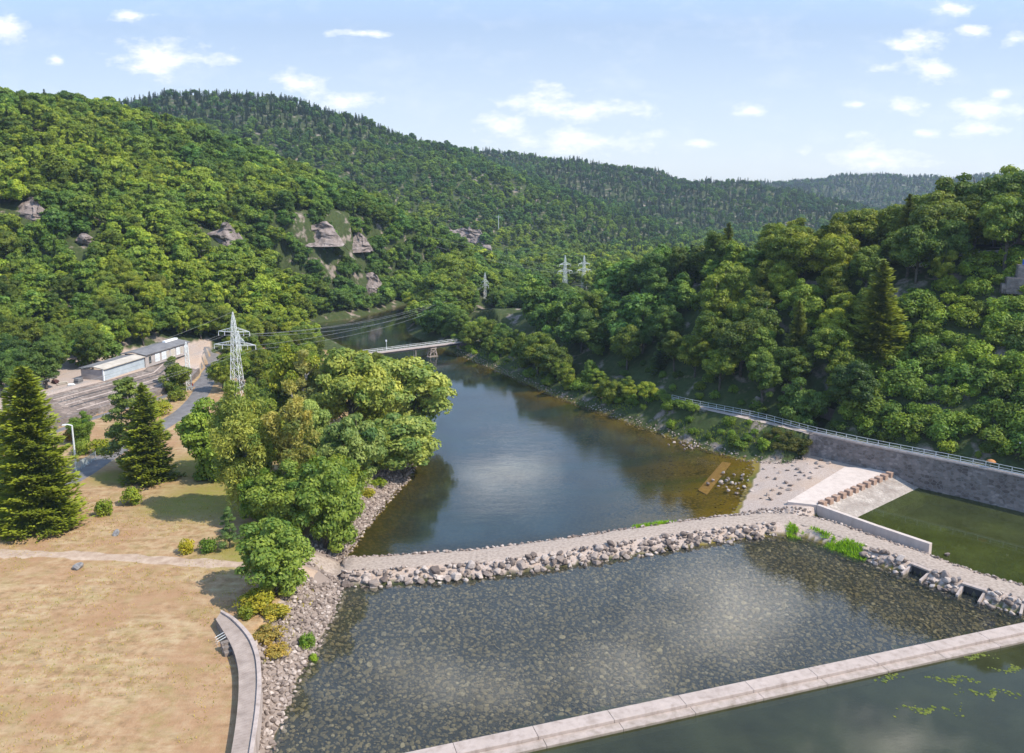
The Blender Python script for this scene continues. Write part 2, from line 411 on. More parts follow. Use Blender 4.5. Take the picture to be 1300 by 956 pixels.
# masonry: coursed rubble with mortar
def masonry(name, a, b, mortar, scale):
    m, nt, out = nodes(name); g = geo(nt)
    nz = N(nt, 'ShaderNodeTexNoise', inp={'Scale': .8, 'Detail': 3}); L(nt, g, nz.inputs['Vector'])
    mv = N(nt, 'ShaderNodeVectorMath', operation='MULTIPLY', inp={1: (1, 1, 1.5)}); L(nt, g, mv.inputs[0])
    vo = N(nt, 'ShaderNodeTexVoronoi', inp={'Scale': scale}); L(nt, mv.outputs[0], vo.inputs['Vector'])
    ve = N(nt, 'ShaderNodeTexVoronoi', feature='DISTANCE_TO_EDGE', inp={'Scale': scale}); L(nt, mv.outputs[0], ve.inputs['Vector'])
    sx = N(nt, 'ShaderNodeSeparateColor'); L(nt, vo.outputs['Color'], sx.inputs[0])
    col = mixc(nt, sx.outputs[0], a, b)
    st = ramp(nt, noise(nt, .22, 6, .65, g), [(.35, (.55, .5, .47)), (.62, (1.1, 1.08, 1.05))])
    col = mixc(nt, 1.0, col, st, 'MULTIPLY')
    e = ramp(nt, ve.outputs['Distance'], [(.02, (0, 0, 0)), (.09, (1, 1, 1))])
    col = mixc(nt, e, mortar, col)
    principled(nt, out, col, .9, e, .6, .06); return m
M['masonry'] = masonry('masonry', (.14, .115, .10), (.30, .25, .225), (.19, .17, .155), 1.3)
M['paving'] = masonry('stone_paving', (0.195, 0.161, 0.135), (0.315, 0.262, 0.225), (0.165, 0.135, 0.112), .8)
M['ramp_paving'] = masonry('ramp_paving', (0.330, 0.285, 0.247), (0.450, 0.398, 0.352), (0.285, 0.247, 0.210), 1.6)

# the ground sheet
def ground_material():
    m, nt, out = nodes('ground'); g = geo(nt)
    at = N(nt, 'ShaderNodeAttribute', attribute_name='zone'); sp = N(nt, 'ShaderNodeSeparateColor'); L(nt, at.outputs['Color'], sp.inputs[0])
    n1 = noise(nt, .09, 6, .6, g); n2 = noise(nt, .8, 6, .65, g); n3 = noise(nt, 4.5, 4, .7, g)
    mp = N(nt, 'ShaderNodeMapping', inp={'Rotation': (0, 0, .35), 'Scale': (.35, 1.6, 1)}); L(nt, g, mp.inputs['Vector'])
    n4 = noise(nt, .55, 5, .6, mp.outputs[0])
    lawn = ramp(nt, n2, [(.32, (.205, .13, .065)), (.5, (.335, .205, .108)), (.68, (.42, .30, .172))])
    lawn = mixc(nt, ramp(nt, n4, [(.45, (0, 0, 0)), (.72, (.75, .75, .75))]), lawn, (.43, .325, .19))
    lawn = mixc(nt, ramp(nt, n1, [(.47, (0, 0, 0)), (.64, (.85, .85, .85))]), lawn, (.32, .185, .10))
    gp = math_(nt, 'MULTIPLY', ramp(nt, noise(nt, .3, 5, .65, g), [(.48, (0, 0, 0)), (.66, (1, 1, 1))]), ramp(nt, n3, [(.4, (.1, .1, .1)), (.65, (.5, .5, .5))]))
    lawn = mixc(nt, gp, lawn, (.20, .205, .05))
    at2 = N(nt, 'ShaderNodeAttribute', attribute_name='green').outputs['Fac']
    lawn = mixc(nt, math_(nt, 'MULTIPLY', at2, ramp(nt, n2, [(.3, (.5, .5, .5)), (.6, (1, 1, 1))])), lawn, (.22, .20, .045))
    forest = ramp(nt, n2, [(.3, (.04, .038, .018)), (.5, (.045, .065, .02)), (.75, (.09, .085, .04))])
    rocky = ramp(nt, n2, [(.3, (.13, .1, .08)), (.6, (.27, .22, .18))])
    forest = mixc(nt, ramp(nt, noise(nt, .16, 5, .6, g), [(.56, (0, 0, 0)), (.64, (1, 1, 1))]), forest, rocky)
    gr = ramp(nt, n3, [(.3, (.25, .19, .155)), (.5, (.385, .305, .255)), (.7, (.48, .40, .345))])
    gr = mixc(nt, ramp(nt, n1, [(.45, (0, 0, 0)), (.65, (.5, .5, .5))]), gr, (.40, .28, .19))
    gap_shade_soil = N(nt, 'ShaderNodeAttribute', attribute_name='gap_shade_soil').outputs['Fac']
    gr = mixc(nt, gap_shade_soil, gr, (.25, .195, .16))
    # river bed: olive algae over stones, sandy patches
    vo = N(nt, 'ShaderNodeTexVoronoi', inp={'Scale': 1.5, 'Randomness': 1}); L(nt, g, vo.inputs['Vector'])
    stn = ramp(nt, vo.outputs['Distance'], [(.15, (.22, .155, .05)), (.5, (.10, .08, .022)), (.8, (.035, .032, .012))])
    gold = N(nt, 'ShaderNodeAttribute', attribute_name='gold').outputs['Fac']
    stn = mixc(nt, gold, mixc(nt, .65, stn, (.055, .055, .035)), stn)
    bed = mixc(nt, math_(nt, 'MULTIPLY', gold, ramp(nt, noise(nt, .07, 4, .55, g), [(.38, (0, 0, 0)), (.56, (1, 1, 1))])), stn, (.19, .14, .028))
    bed = mixc(nt, ramp(nt, noise(nt, .05, 3, .5, mp.outputs[0]), [(.5, (0, 0, 0)), (.65, (.8, .8, .8))]), bed, (.065, .09, .018))
    col = mixc(nt, sp.outputs[0], forest, lawn)
    col = mixc(nt, sp.outputs[2], col, gr)
    bed = mixc(nt, gap_shade_soil, bed, (.055, .048, .032))  # pool bed painted dark for the shade in the gaps between cobbles
    col = mixc(nt, sp.outputs[1], col, bed)
    bm = math_(nt, 'ADD', n3, math_(nt, 'MULTIPLY', n2, 1.5))
    principled(nt, out, col, .95, bm, .6, .12, .1)
    return m
M['ground'] = ground_material()

def water_material(name, tint, murk_sheen, murk_sheen_fac, wave, wscale, wdist=.02, depth_k=0.0, rough=.03):
    m, nt, out = nodes(name); g = geo(nt)
    mp = N(nt, 'ShaderNodeMapping', inp={'Scale': (1, 1.9, 1)}); L(nt, g, mp.inputs['Vector'])
    w1 = noise(nt, wscale, 4, .6, mp.outputs[0]); w2 = noise(nt, wscale * .16, 3, .5, mp.outputs[0])
    hgt = math_(nt, 'ADD', w1, math_(nt, 'MULTIPLY', w2, 2.0))
    calm = ramp(nt, noise(nt, .035, 3, .5, g), [(.4, (.35, .35, .35)), (.62, (1, 1, 1))])
    b = N(nt, 'ShaderNodeBump', inp={'Distance': wdist}); L(nt, hgt, b.inputs['Height']); L(nt, math_(nt, 'MULTIPLY', calm, wave), b.inputs['Strength'])
    fr = N(nt, 'ShaderNodeFresnel', inp={'IOR': 1.33}); L(nt, b.outputs[0], fr.inputs['Normal'])
    tr = N(nt, 'ShaderNodeBsdfTransparent', inp={'Color': (*tint, 1)})
    df = N(nt, 'ShaderNodeBsdfDiffuse'); L(nt, mixc(nt, ramp(nt, noise(nt, .11, 6, .6, g), [(.35, (0, 0, 0)), (.7, (1, 1, 1))]), tuple(q * .7 for q in murk_sheen), tuple(q * 1.45 for q in murk_sheen)), df.inputs['Color'])
    at = N(nt, 'ShaderNodeAttribute', attribute_name='depth').outputs['Fac']
    mf = math_(nt, 'ADD', math_(nt, 'MULTIPLY', at, depth_k), murk_sheen_fac, True)
    u = N(nt, 'ShaderNodeMixShader'); L(nt, mf, u.inputs[0]); L(nt, tr.outputs[0], u.inputs[1]); L(nt, df.outputs[0], u.inputs[2])
    gl = N(nt, 'ShaderNodeBsdfGlossy', inp={'Color': (1, 1, 1, 1), 'Roughness': rough}); L(nt, b.outputs[0], gl.inputs['Normal'])
    x = N(nt, 'ShaderNodeMixShader'); L(nt, fr.outputs[0], x.inputs[0]); L(nt, u.outputs[0], x.inputs[1]); L(nt, gl.outputs[0], x.inputs[2])
    L(nt, x.outputs[0], out.inputs['Surface'])
    return m
M['river'] = water_material('river_water', (.80, .76, .46), (.018, .034, .040), .02, .28, 1.6, .05, .22)
M['pool'] = water_material('pool_water', (.80, .82, .74), (.085, .10, .11), .11, .16, 2.0, .03, .04)  # bluish grey murk, lightened to stand in for the sky's reflection
M['basin'] = water_material('basin_water', (.5, .6, .3), (.048, .058, .016), .6, .2, 1.2, .02, 0)
M['lower'] = water_material('lower_water', (.55, .58, .35), (.045, .05, .022), .55, .08, 1.2, .02, 0)

# ------------------------------------------------------------------ ground sheet
def fan():
    ys = list(np.linspace(-140, 44, 24)); y = 46.0
    while y < 3000: ys.append(y); y *= 1.0072
    ys = np.array(ys); us = np.concatenate([np.linspace(-2.0, -.86, 24)[:-1], np.linspace(-.86, .86, 440), np.linspace(.86, 2.0, 24)[1:]])
    Y = np.repeat(ys[:, None], len(us), 1); X = us[None, :] * np.maximum(Y, 60)
    return X, Y
gX, gY = fan()
gH, gM = ground(gX, gY)
_r, _c = gX.shape
_id = np.arange(_r * _c).reshape(_r, _c)
_f = np.stack([_id[:-1, :-1], _id[:-1, 1:], _id[1:, 1:], _id[1:, :-1]], -1).reshape(-1, 4)
_zone = np.stack([gM['lawn'], gM['bed'], gM['gravel'], np.ones_like(gH)], -1).astype(float)
_green = np.zeros_like(gH)
for _p, _rad in [((300, 630), 15), ((240, 640), 9), ((150, 605), 6), ((275, 590), 12), ((330, 700), 9)]:
    q = P(*_p, 3.5); _green = np.maximum(_green, 1 - sstep(_rad * .3, _rad, np.hypot((gX - q[0]) * .8, gY - q[1])))
me = mesh_np('ground', np.stack([gX, gY, gH], -1).reshape(-1, 3), _f, M['ground'],
             {'zone': ('POINT', 'FLOAT_COLOR', _zone.reshape(-1, 4)), 'green': ('POINT', 'FLOAT', _green.ravel()), 'gold': ('POINT', 'FLOAT', (sstep(2, 26, gX + (gY - 150) * .3) * (gY < 300)).ravel()), 'gap_shade_soil': ('POINT', 'FLOAT', ((gM['south'] & gM['ins'] & (gH < -.2)) | (~gM['ins'] & gM['kl'] & (gM['d'] < 5.6) & (gY < 190) & ~gM['plat'])).astype(float).ravel())}, True)
o = link(bpy.data.objects.new('ground', me)); tag(o, kind='structure')

# ------------------------------------------------------------------ water sheets
def water_sheet(name, x0, x1, y0, y1, step, z, test, mat):
    xs = np.arange(x0, x1, step); ys = np.arange(y0, y1, step)
    X, Y = np.meshgrid(xs, ys); h, mk = ground(X, Y)
    keep = test(X, Y, h, mk)
    q = keep[:-1, :-1] | keep[1:, :-1] | keep[:-1, 1:] | keep[1:, 1:]
    ids = np.arange(X.size).reshape(X.shape)
    f = np.stack([ids[:-1, :-1], ids[:-1, 1:], ids[1:, 1:], ids[1:, :-1]], -1)[q]
    used = np.unique(f); rm = np.zeros(X.size, int); rm[used] = np.arange(len(used))
    V = np.stack([X.ravel(), Y.ravel(), np.full(X.size, z)], -1)[used]
    dp = np.maximum(0, z - h.ravel()[used])
    o = link(bpy.data.objects.new(name, mesh_np(name, V, rm[f], mat, {'depth': ('POINT', 'FLOAT', dp)}, True)))
    tag(o, kind='structure'); return o
# guide wall and block row split the river from the basin; the weir splits the pools
GUIDE = [P(1000, 637, 1.9), P(1037, 641, 1.9), P(1110, 667, 2.0), P(1180, 690.5, 2.4)]
_ga, _gb = GUIDE[1], P(1130, 600, 1.7)
def basin_side(X, Y): return (X - _ga[0]) * (_gb[1] - _ga[1]) - (Y - _ga[1]) * (_gb[0] - _ga[0]) > 0
W0, W1 = P(930, 868, .55), P(1300, 790, .55)
def lower_side(X, Y): return (X - W0[0]) * (W1[1] - W0[1]) - (Y - W0[1]) * (W1[0] - W0[0]) > 0
wet = lambda h, mk: mk['ins'] & (h < .25)
water_sheet('river_water', -150, 70, 92, 470, 1.5, 0.0, lambda X, Y, h, mk: wet(h, mk) & (mk['sC'] > 0) & ~basin_side(X, Y), M['river'])
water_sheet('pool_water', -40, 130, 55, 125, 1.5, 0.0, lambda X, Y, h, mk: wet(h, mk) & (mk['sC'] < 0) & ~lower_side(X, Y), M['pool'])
water_sheet('basin_water', 40, 175, 60, 160, 1.5, -.05, lambda X, Y, h, mk: wet(h, mk) & (mk['sC'] > 0) & basin_side(X, Y), M['basin'])
water_sheet('lower_water', 0, 170, 40, 110, 1.5, -.1, lambda X, Y, h, mk: wet(h, mk) & (mk['sC'] < 0) & lower_side(X, Y), M['lower'])

# ------------------------------------------------------------------ strips that follow the ground
def strip(name, line, w, mat, dz=.05, n=6, jit=0., kind='structure'):
    line = [np.array(q) for q in line]; V = []; rows = 0
    dense = []
    for a, b in zip(line[:-1], line[1:]):
        k = max(1, int(np.linalg.norm((b - a)[:2]) / 1.2))
        dense += [a + (b - a) * i / k for i in range(k)]
    dense.append(line[-1])
    for i, q in enumerate(dense):
        t = dense[min(i + 1, len(dense) - 1)] - dense[max(i - 1, 0)]; t = t[:2] / np.hypot(*t[:2]); r = np.array([t[1], -t[0]])
        ja, jb = (random.uniform(-jit, jit), random.uniform(-jit, jit)) if jit else (0, 0)
        for k in range(n + 1):
            s = k / n; V.append(np.array(q[:2]) + r * ((-w / 2 + ja) * (1 - s) + (w / 2 + jb) * s))
    V = np.array(V); h, _ = ground(V[:, 0], V[:, 1]); m = n + 1
    f = [(i * m + k, i * m + k + 1, (i + 1) * m + k + 1, (i + 1) * m + k) for i in range(len(dense) - 1) for k in range(n)]
    edge = np.tile([1 if k in (0, n) else 0 for k in range(m)], len(dense))
    o = link(bpy.data.objects.new(name, mesh_np(name, np.column_stack([V, h + dz - edge * .10]), f, mat, smooth=True)))
    return tag(o, kind=kind)
strip('road', ROAD, 4.6, M['asphalt'], .09)
strip('dirt_path', DIRT, 2.6, M['dirt'], .07, jit=.5)
strip('causeway_path', CAUSEWAY, 4.1, M['gravel'], .09, jit=.25)
strip('walkway', WALK[:9], 2.0, M['concrete'], .09)

_yl = [q + np.array([2.2, .6, 0]) for q in YARD]
strip('ditch', _yl, 2.4, M['asphalt'], .07)

def kerb_lines():
    for k_, (off, mt) in enumerate([(2.2, 'concrete'), (4.2, 'dark'), (5.6, 'concrete'), (7.4, 'dark'), (9.0, 'concrete')]):
        ln = []
        for i, q in enumerate(YARD[2:]):
            a_, b_ = YARD[max(i + 1, 0)], YARD[min(i + 3, len(YARD) - 1)]; tq = (b_ - a_)[:2] / np.linalg.norm((b_ - a_)[:2]); ln.append(np.array([q[0] - tq[1] * off, q[1] + tq[0] * off, 0]))
        strip('kerb', ln, .34, M[mt], .22, 1)
kerb_lines()
# ------------------------------------------------------------------ trees
def unit(n, rng):
    v = rng.normal(size=(n, 3)); return v / np.linalg.norm(v, axis=1)[:, None]
def leaf_quads(C, Nn, ln, wd, rng):
    """rhombic leaf sprays at C facing Nn"""
    Nn = Nn / (np.linalg.norm(Nn, axis=1)[:, None] + 1e-9)
    r = unit(len(C), rng); T = np.cross(Nn, r); T /= np.linalg.norm(T, axis=1)[:, None] + 1e-9; B = np.cross(Nn, T)
    ln = np.broadcast_to(np.asarray(ln, float), (len(C),))[:, None]; wd = np.broadcast_to(np.asarray(wd, float), (len(C),))[:, None]
    V = np.stack([C - T * ln, C + B * wd - T * ln * .15, C + T * ln, C - B * wd + T * ln * .15], 1).reshape(-1, 3)
    return V
def dir_quads(C, D, Nn, ln, wd):
    D = D / (np.linalg.norm(D, axis=1)[:, None] + 1e-9); B = np.cross(Nn, D); B /= np.linalg.norm(B, axis=1)[:, None] + 1e-9
    ln = np.broadcast_to(np.asarray(ln, float), (len(C),))[:, None]; wd = np.broadcast_to(np.asarray(wd, float), (len(C),))[:, None]
    return np.stack([C - D * ln, C + B * wd - D * ln * .2, C + D * ln, C - B * wd - D * ln * .2], 1).reshape(-1, 3)
def crown_mesh(name, V, v, mat):
    n = len(V) // 4
    f = np.arange(n * 4).reshape(n, 4)
    return mesh_np(name, V, f, mat, {'v': ('POINT', 'FLOAT', np.repeat(np.clip(v, 0, 1), 4))})
def limb(mb, a, b, r0, r1, rng, k=4, bend=.06, n=5):
    a, b = np.array(a, float), np.array(b, float); Ld = np.linalg.norm(b - a); pts = []
    for i in range(k + 1):
        t = i / k; q = a + (b - a) * t
        if 0 < i < k: q = q + rng.normal(size=3) * Ld * bend * np.array([1, 1, .4])
        pts.append(q)
    mb.tube(pts, [r0 + (r1 - r0) * i / k for i in range(k + 1)], n)

def broadleaf(seed, H=14, R=5.2, ncl=46, nleaf=9000, leaf=.30, low=.16, mat=None, bark=None, top=1.0, droop=0.0, clump=.34, squash=1.0):
    rng = np.random.default_rng(seed); mat = mat or M['leaf']
    zc = H * (low + (1 - low) / 2); rz = H * (1 - low) / 2
    # clump centres fill an uneven crown: several big boughs, each a cluster of clumps
    nb = max(5, ncl // 7); bd = unit(nb, rng); bd[:, 2] = bd[:, 2] * .8 + .15
    boughs = bd * rng.uniform(.45, .8, nb)[:, None]
    cs = []
    for i in range(ncl):
        if i < ncl * .3:
            p = unit(1, rng)[0] * rng.uniform(.1, .72) ** .6
        else:
            p = boughs[i % nb] + rng.normal(size=3) * .22
        l = np.linalg.norm(p)
        if l > .86: p *= .86 / l
        cs.append(p)
    cs = np.array(cs)
    lo = cs[:, 2] < 0
    cs[lo, :2] *= (1 - .25 * cs[lo, 2:3] ** 2)
    up = np.maximum(cs[:, 2], 0); cs[:, :2] *= (1 - .35 * up ** 1.5)[:, None]
    rc = R * clump * rng.uniform(.6, 1.25, ncl)
    C0 = cs * np.array([R, R, rz * .92]) + np.array([0, 0, zc])
    w = rc ** 2; per = (nleaf * w / w.sum()).astype(int)
    cc, nn, vv = [], [], []
    for c, r, k in zip(C0, rc, per):
        d = unit(k, rng); d[:, 2] = np.where(rng.random(k) < .55, np.abs(d[:, 2]), d[:, 2])
        rad = r * rng.uniform(.35, 1.08, k) ** .6
        p = c + d * rad[:, None] * np.array([1, 1, .78 * squash])
        if droop: p[:, 2] -= droop * rng.random(k) ** 2 * r * 2.2
        nrm = d + rng.normal(size=(k, 3)) * .45 + np.array([0, 0, .35])
        if droop: nrm = d * .8 + rng.normal(size=(k, 3)) * .6
        cc.append(p); nn.append(nrm); vv.append(np.clip(.45 + rng.normal() * .2 + rng.normal(size=k) * .16, 0, 1))
    C = np.concatenate(cc); Nn = np.concatenate(nn); v = np.concatenate(vv)
    s = leaf * rng.uniform(.7, 1.3, len(C))
    V = leaf_quads(C, Nn, s, s * (.34 if droop else .62), rng)
    V[:, 2] = np.maximum(V[:, 2], .15)
    cm = crown_mesh('crown', V, v, mat)
    mb = MB(); rt = H * .017 + .05
    limb(mb, (0, 0, -.6), (rng.normal() * .2, rng.normal() * .2, H * .45), rt * 1.25, rt * .75, rng, 4, .02, 8)
    limb(mb, (0, 0, H * .44), (rng.normal() * .5, rng.normal() * .5, H * .86), rt * .75, rt * .15, rng, 4, .04, 6)
    for i in rng.permutation(ncl)[:14]:
        z0 = min(max(C0[i][2] - R * .7, H * low * .8), H * .7)
        limb(mb, (0, 0, z0), C0[i], rt * .45, rt * .1, rng, 3, .07, 5)
    return cm, mb.mesh('trunk', bark or M['bark'], True)

def spruce(seed, H=24, R=4.6, nleaf=14000, leaf=.34, mat=None, lean=.75, dens=1.0):
    rng = np.random.default_rng(seed); mat = mat or M['needle']
    C, D, Nn, v = [], [], [], []
    mb = MB(); limb(mb, (0, 0, -.5), (0, 0, H * .98), H * .014 + .06, .02, rng, 6, .003, 7)
    nl = int(H * 2.1 * dens); br = []
    for i in range(nl):
        z = H * (.05 + .93 * (i / (nl - 1)) ** 1.05); rr = R * (1 - z / H) ** lean + .15
        nb = int(5 + 4 * (1 - z / H)); a0 = rng.random() * 6.28
        for k in range(nb):
            a = a0 + 6.28 * k / nb + rng.normal() * .22; ln = rr * rng.uniform(.5, 1.22)
            br.append((z + rng.normal() * .15, a, ln))
    tot = sum(b[2] for b in br)
    for z, a, ln in br:
        k = max(6, int(nleaf * ln / tot)); t = rng.random(k) ** .75
        base = rng.normal() * .16 + .45
        drop = .28 * ln * (1 - z / H) + .05
        zz = z - drop * t ** 1.0 + .34 * ln * t ** 3 * .6
        side = rng.normal(size=k) * .20 * ln * (.25 + t) * (1.15 - t * .6)
        x = np.cos(a) * ln * t - np.sin(a) * side; y = np.sin(a) * ln * t + np.cos(a) * side
        C.append(np.stack([x, y, zz - np.abs(side) * .25 + rng.normal(size=k) * .16 - .22 * rng.random(k) * (t > .3)], -1))
        d = np.stack([np.cos(a) - np.sin(a) * side / (ln * .4 + .1), np.sin(a) + np.cos(a) * side / (ln * .4 + .1), -.25 + .5 * t], -1)
        D.append(d); Nn.append(np.stack([np.cos(a) * .3 + rng.normal(size=k) * .45, np.sin(a) * .3 + rng.normal(size=k) * .45, np.ones(k)], -1))
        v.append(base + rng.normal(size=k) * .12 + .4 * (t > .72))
        mb.tube([(0, 0, z), (np.cos(a) * ln * .7, np.sin(a) * ln * .7, z - drop * .7)], [.05, .015], 3, cap=False)
    C, D, Nn, v = map(np.concatenate, (C, D, Nn, v))
    s = leaf * rng.uniform(.7, 1.3, len(C))
    return crown_mesh('crown', dir_quads(C, D, Nn, s, s * .42), v, mat), mb.mesh('trunk', M['bark'], True)

def pine(seed, H=15, R=4, ncl=34, nleaf=8000, leaf=.28):
    rng = np.random.default_rng(seed); C, Nn, v = [], [], []
    mb = MB(); limb(mb, (0, 0, -.5), (rng.normal() * .4, rng.normal() * .4, H * .93), H * .016 + .06, .05, rng, 6, .012, 7)
    for i in range(ncl):
        z = H * (.12 + .84 * (i / ncl)); rr = R * (1 - (z / H) ** 2.2) * rng.uniform(.35, 1.05); a = i * 2.4 + rng.normal() * .4
        c = np.array([math.cos(a) * rr, math.sin(a) * rr, z]); r = R * .33 * rng.uniform(.75, 1.3) * (1.15 - .5 * z / H)
        k = nleaf // ncl; d = unit(k, rng); d[:, 2] = np.where(rng.random(k) < .65, np.abs(d[:, 2]), d[:, 2])
        C.append(c + d * (r * rng.uniform(.3, 1.05, k) ** .6)[:, None] * np.array([1, 1, .5])); Nn.append(d + rng.normal(size=(k, 3)) * .5 + np.array([0, 0, .4]))
        v.append(.45 + rng.normal() * .18 + rng.normal(size=k) * .15)
        limb(mb, (0, 0, z - rr * .25), c, .09, .03, rng, 2, .05, 4)
    C, Nn, v = map(np.concatenate, (C, Nn, v)); s = leaf * rng.uniform(.7, 1.3, len(C))
    return crown_mesh('crown', leaf_quads(C, Nn, s, s * .35, rng), v, M['needle']), mb.mesh('trunk', M['bark'], True)

def bush(seed, H=2.4, R=1.6, nleaf=1500, leaf=.17, mat=None, ncl=12):
    rng = np.random.default_rng(seed); C, Nn, v = [], [], []
    for i in range(ncl):
        d = unit(1, rng)[0]; c = np.array([d[0] * R * .62, d[1] * R * .62, H * (.42 + .32 * d[2])]); r = R * rng.uniform(.36, .6); k = nleaf // ncl
        e = unit(k, rng); e[:, 2] = np.where(rng.random(k) < .6, np.abs(e[:, 2]), e[:, 2])
        p = c + e * (r * rng.uniform(.35, 1.1, k) ** .6)[:, None]; p[:, 2] = np.maximum(p[:, 2], .03)
        C.append(p); Nn.append(e + rng.normal(size=(k, 3)) * .5 + np.array([0, 0, .35])); v.append(.45 + rng.normal() * .18 + rng.normal(size=k) * .16)
    C, Nn, v = map(np.concatenate, (C, Nn, v)); s = leaf * rng.uniform(.7, 1.3, len(C))
    return crown_mesh('bush', leaf_quads(C, Nn, s, s * .6, rng), v, mat or M['leaf'])

def far_copy(me, name, mat):
    m2 = me.copy(); m2.name = name; m2.materials[0] = mat; return m2

PB = [broadleaf(100 + i, 14, 5.4, 84, 19000, .24, .10 + .03 * (i % 3), clump=.27) for i in range(6)]                # spreading deciduous
PO = [broadleaf(150 + i, 15, 4.3, 74, 16000, .22, .08, clump=.28) for i in range(4)]                                # taller oval deciduous
PW = [broadleaf(200 + i, 10, 4.6, 74, 20000, .20, .02, squash=.9, clump=.26) for i in range(3)]          # willow, small leaves, low
PD = [broadleaf(240 + i, 20, 4.6, 90, 32000, .25, .03, droop=.8, clump=.24, bark=M['birch_bark']) for i in range(2)]  # birch, hanging sprays
PN = [broadleaf(270, 15, 2.5, 52, 9000, .22, .02, droop=.4, clump=.32, bark=M['birch_bark'])]          # thin dry birch
PMA = [broadleaf(300 + i, 11, 4.4, 80, 21000, .22, -.16, clump=.28) for i in range(2)]                   # dense low maple
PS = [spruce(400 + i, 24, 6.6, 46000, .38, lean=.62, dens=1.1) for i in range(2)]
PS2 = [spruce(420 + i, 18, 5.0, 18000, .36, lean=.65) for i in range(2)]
PP = [pine(500 + i) for i in range(3)]
PBU = [bush(600 + i) for i in range(4)]

N_TREES = [0]
def tree(kind, protos, i, loc, H, tint, label, cat='tree', group=None, rz=None, wide=1.0, H0=None):
    cm, tm = protos[i % len(protos)]
    H0 = H0 or max(v.co.z for v in tm.vertices) if False else H0
    s = H / H0
    e = empty(kind, loc, random.uniform(0, 6.28) if rz is None else rz, label, cat, group); e.scale = (s * wide, s * wide, s)
    c = link(bpy.data.objects.new('crown', cm), e); c.color = (*tint, 1)
    link(bpy.data.objects.new('trunk', tm), e)
    N_TREES[0] += 1
    return e
def shrub(i, loc, H, tint, label, group=None, wide=1.0, name='bush'):
    s = H / 2.4; o = link(bpy.data.objects.new(name, PBU[i % len(PBU)])); o.location = loc; o.scale = (s * wide, s * wide, s); o.rotation_euler = (0, 0, random.uniform(0, 6.28)); o.color = (*tint, 1)
    return tag(o, label, 'bush', group)
def at_px(px, py, z=None):
    """the ground under a photo pixel"""
    d = ray(px, py)
    t = np.arange(60, 2600, .5) / d[1]
    X, Y, Z = d[0] * t, d[1] * t, HC + d[2] * t
    h, _ = ground(X, Y)
    k = np.argmax(h >= Z) if (h >= Z).any() else len(t) - 1
    return np.array([X[k], Y[k], h[k]])
def height_to(base, py):
    """height of something standing at base whose top shows at photo row py"""
    d = (CY - py) / F                                    # y*ST + dz*CT = d * (y*CT - dz*ST)
    y = base[1]; dz = y * (d * CT - ST) / (CT + d * ST)
    return HC + dz - base[2]
G_, YG, OL, LT, DK, GR = (1, 1, 1), (1.5, 1.22, .8), (1.2, 1.0, .9), (1.25, 1.3, .9), (.62, .72, .8), (1.15, 1.15, 1.7)
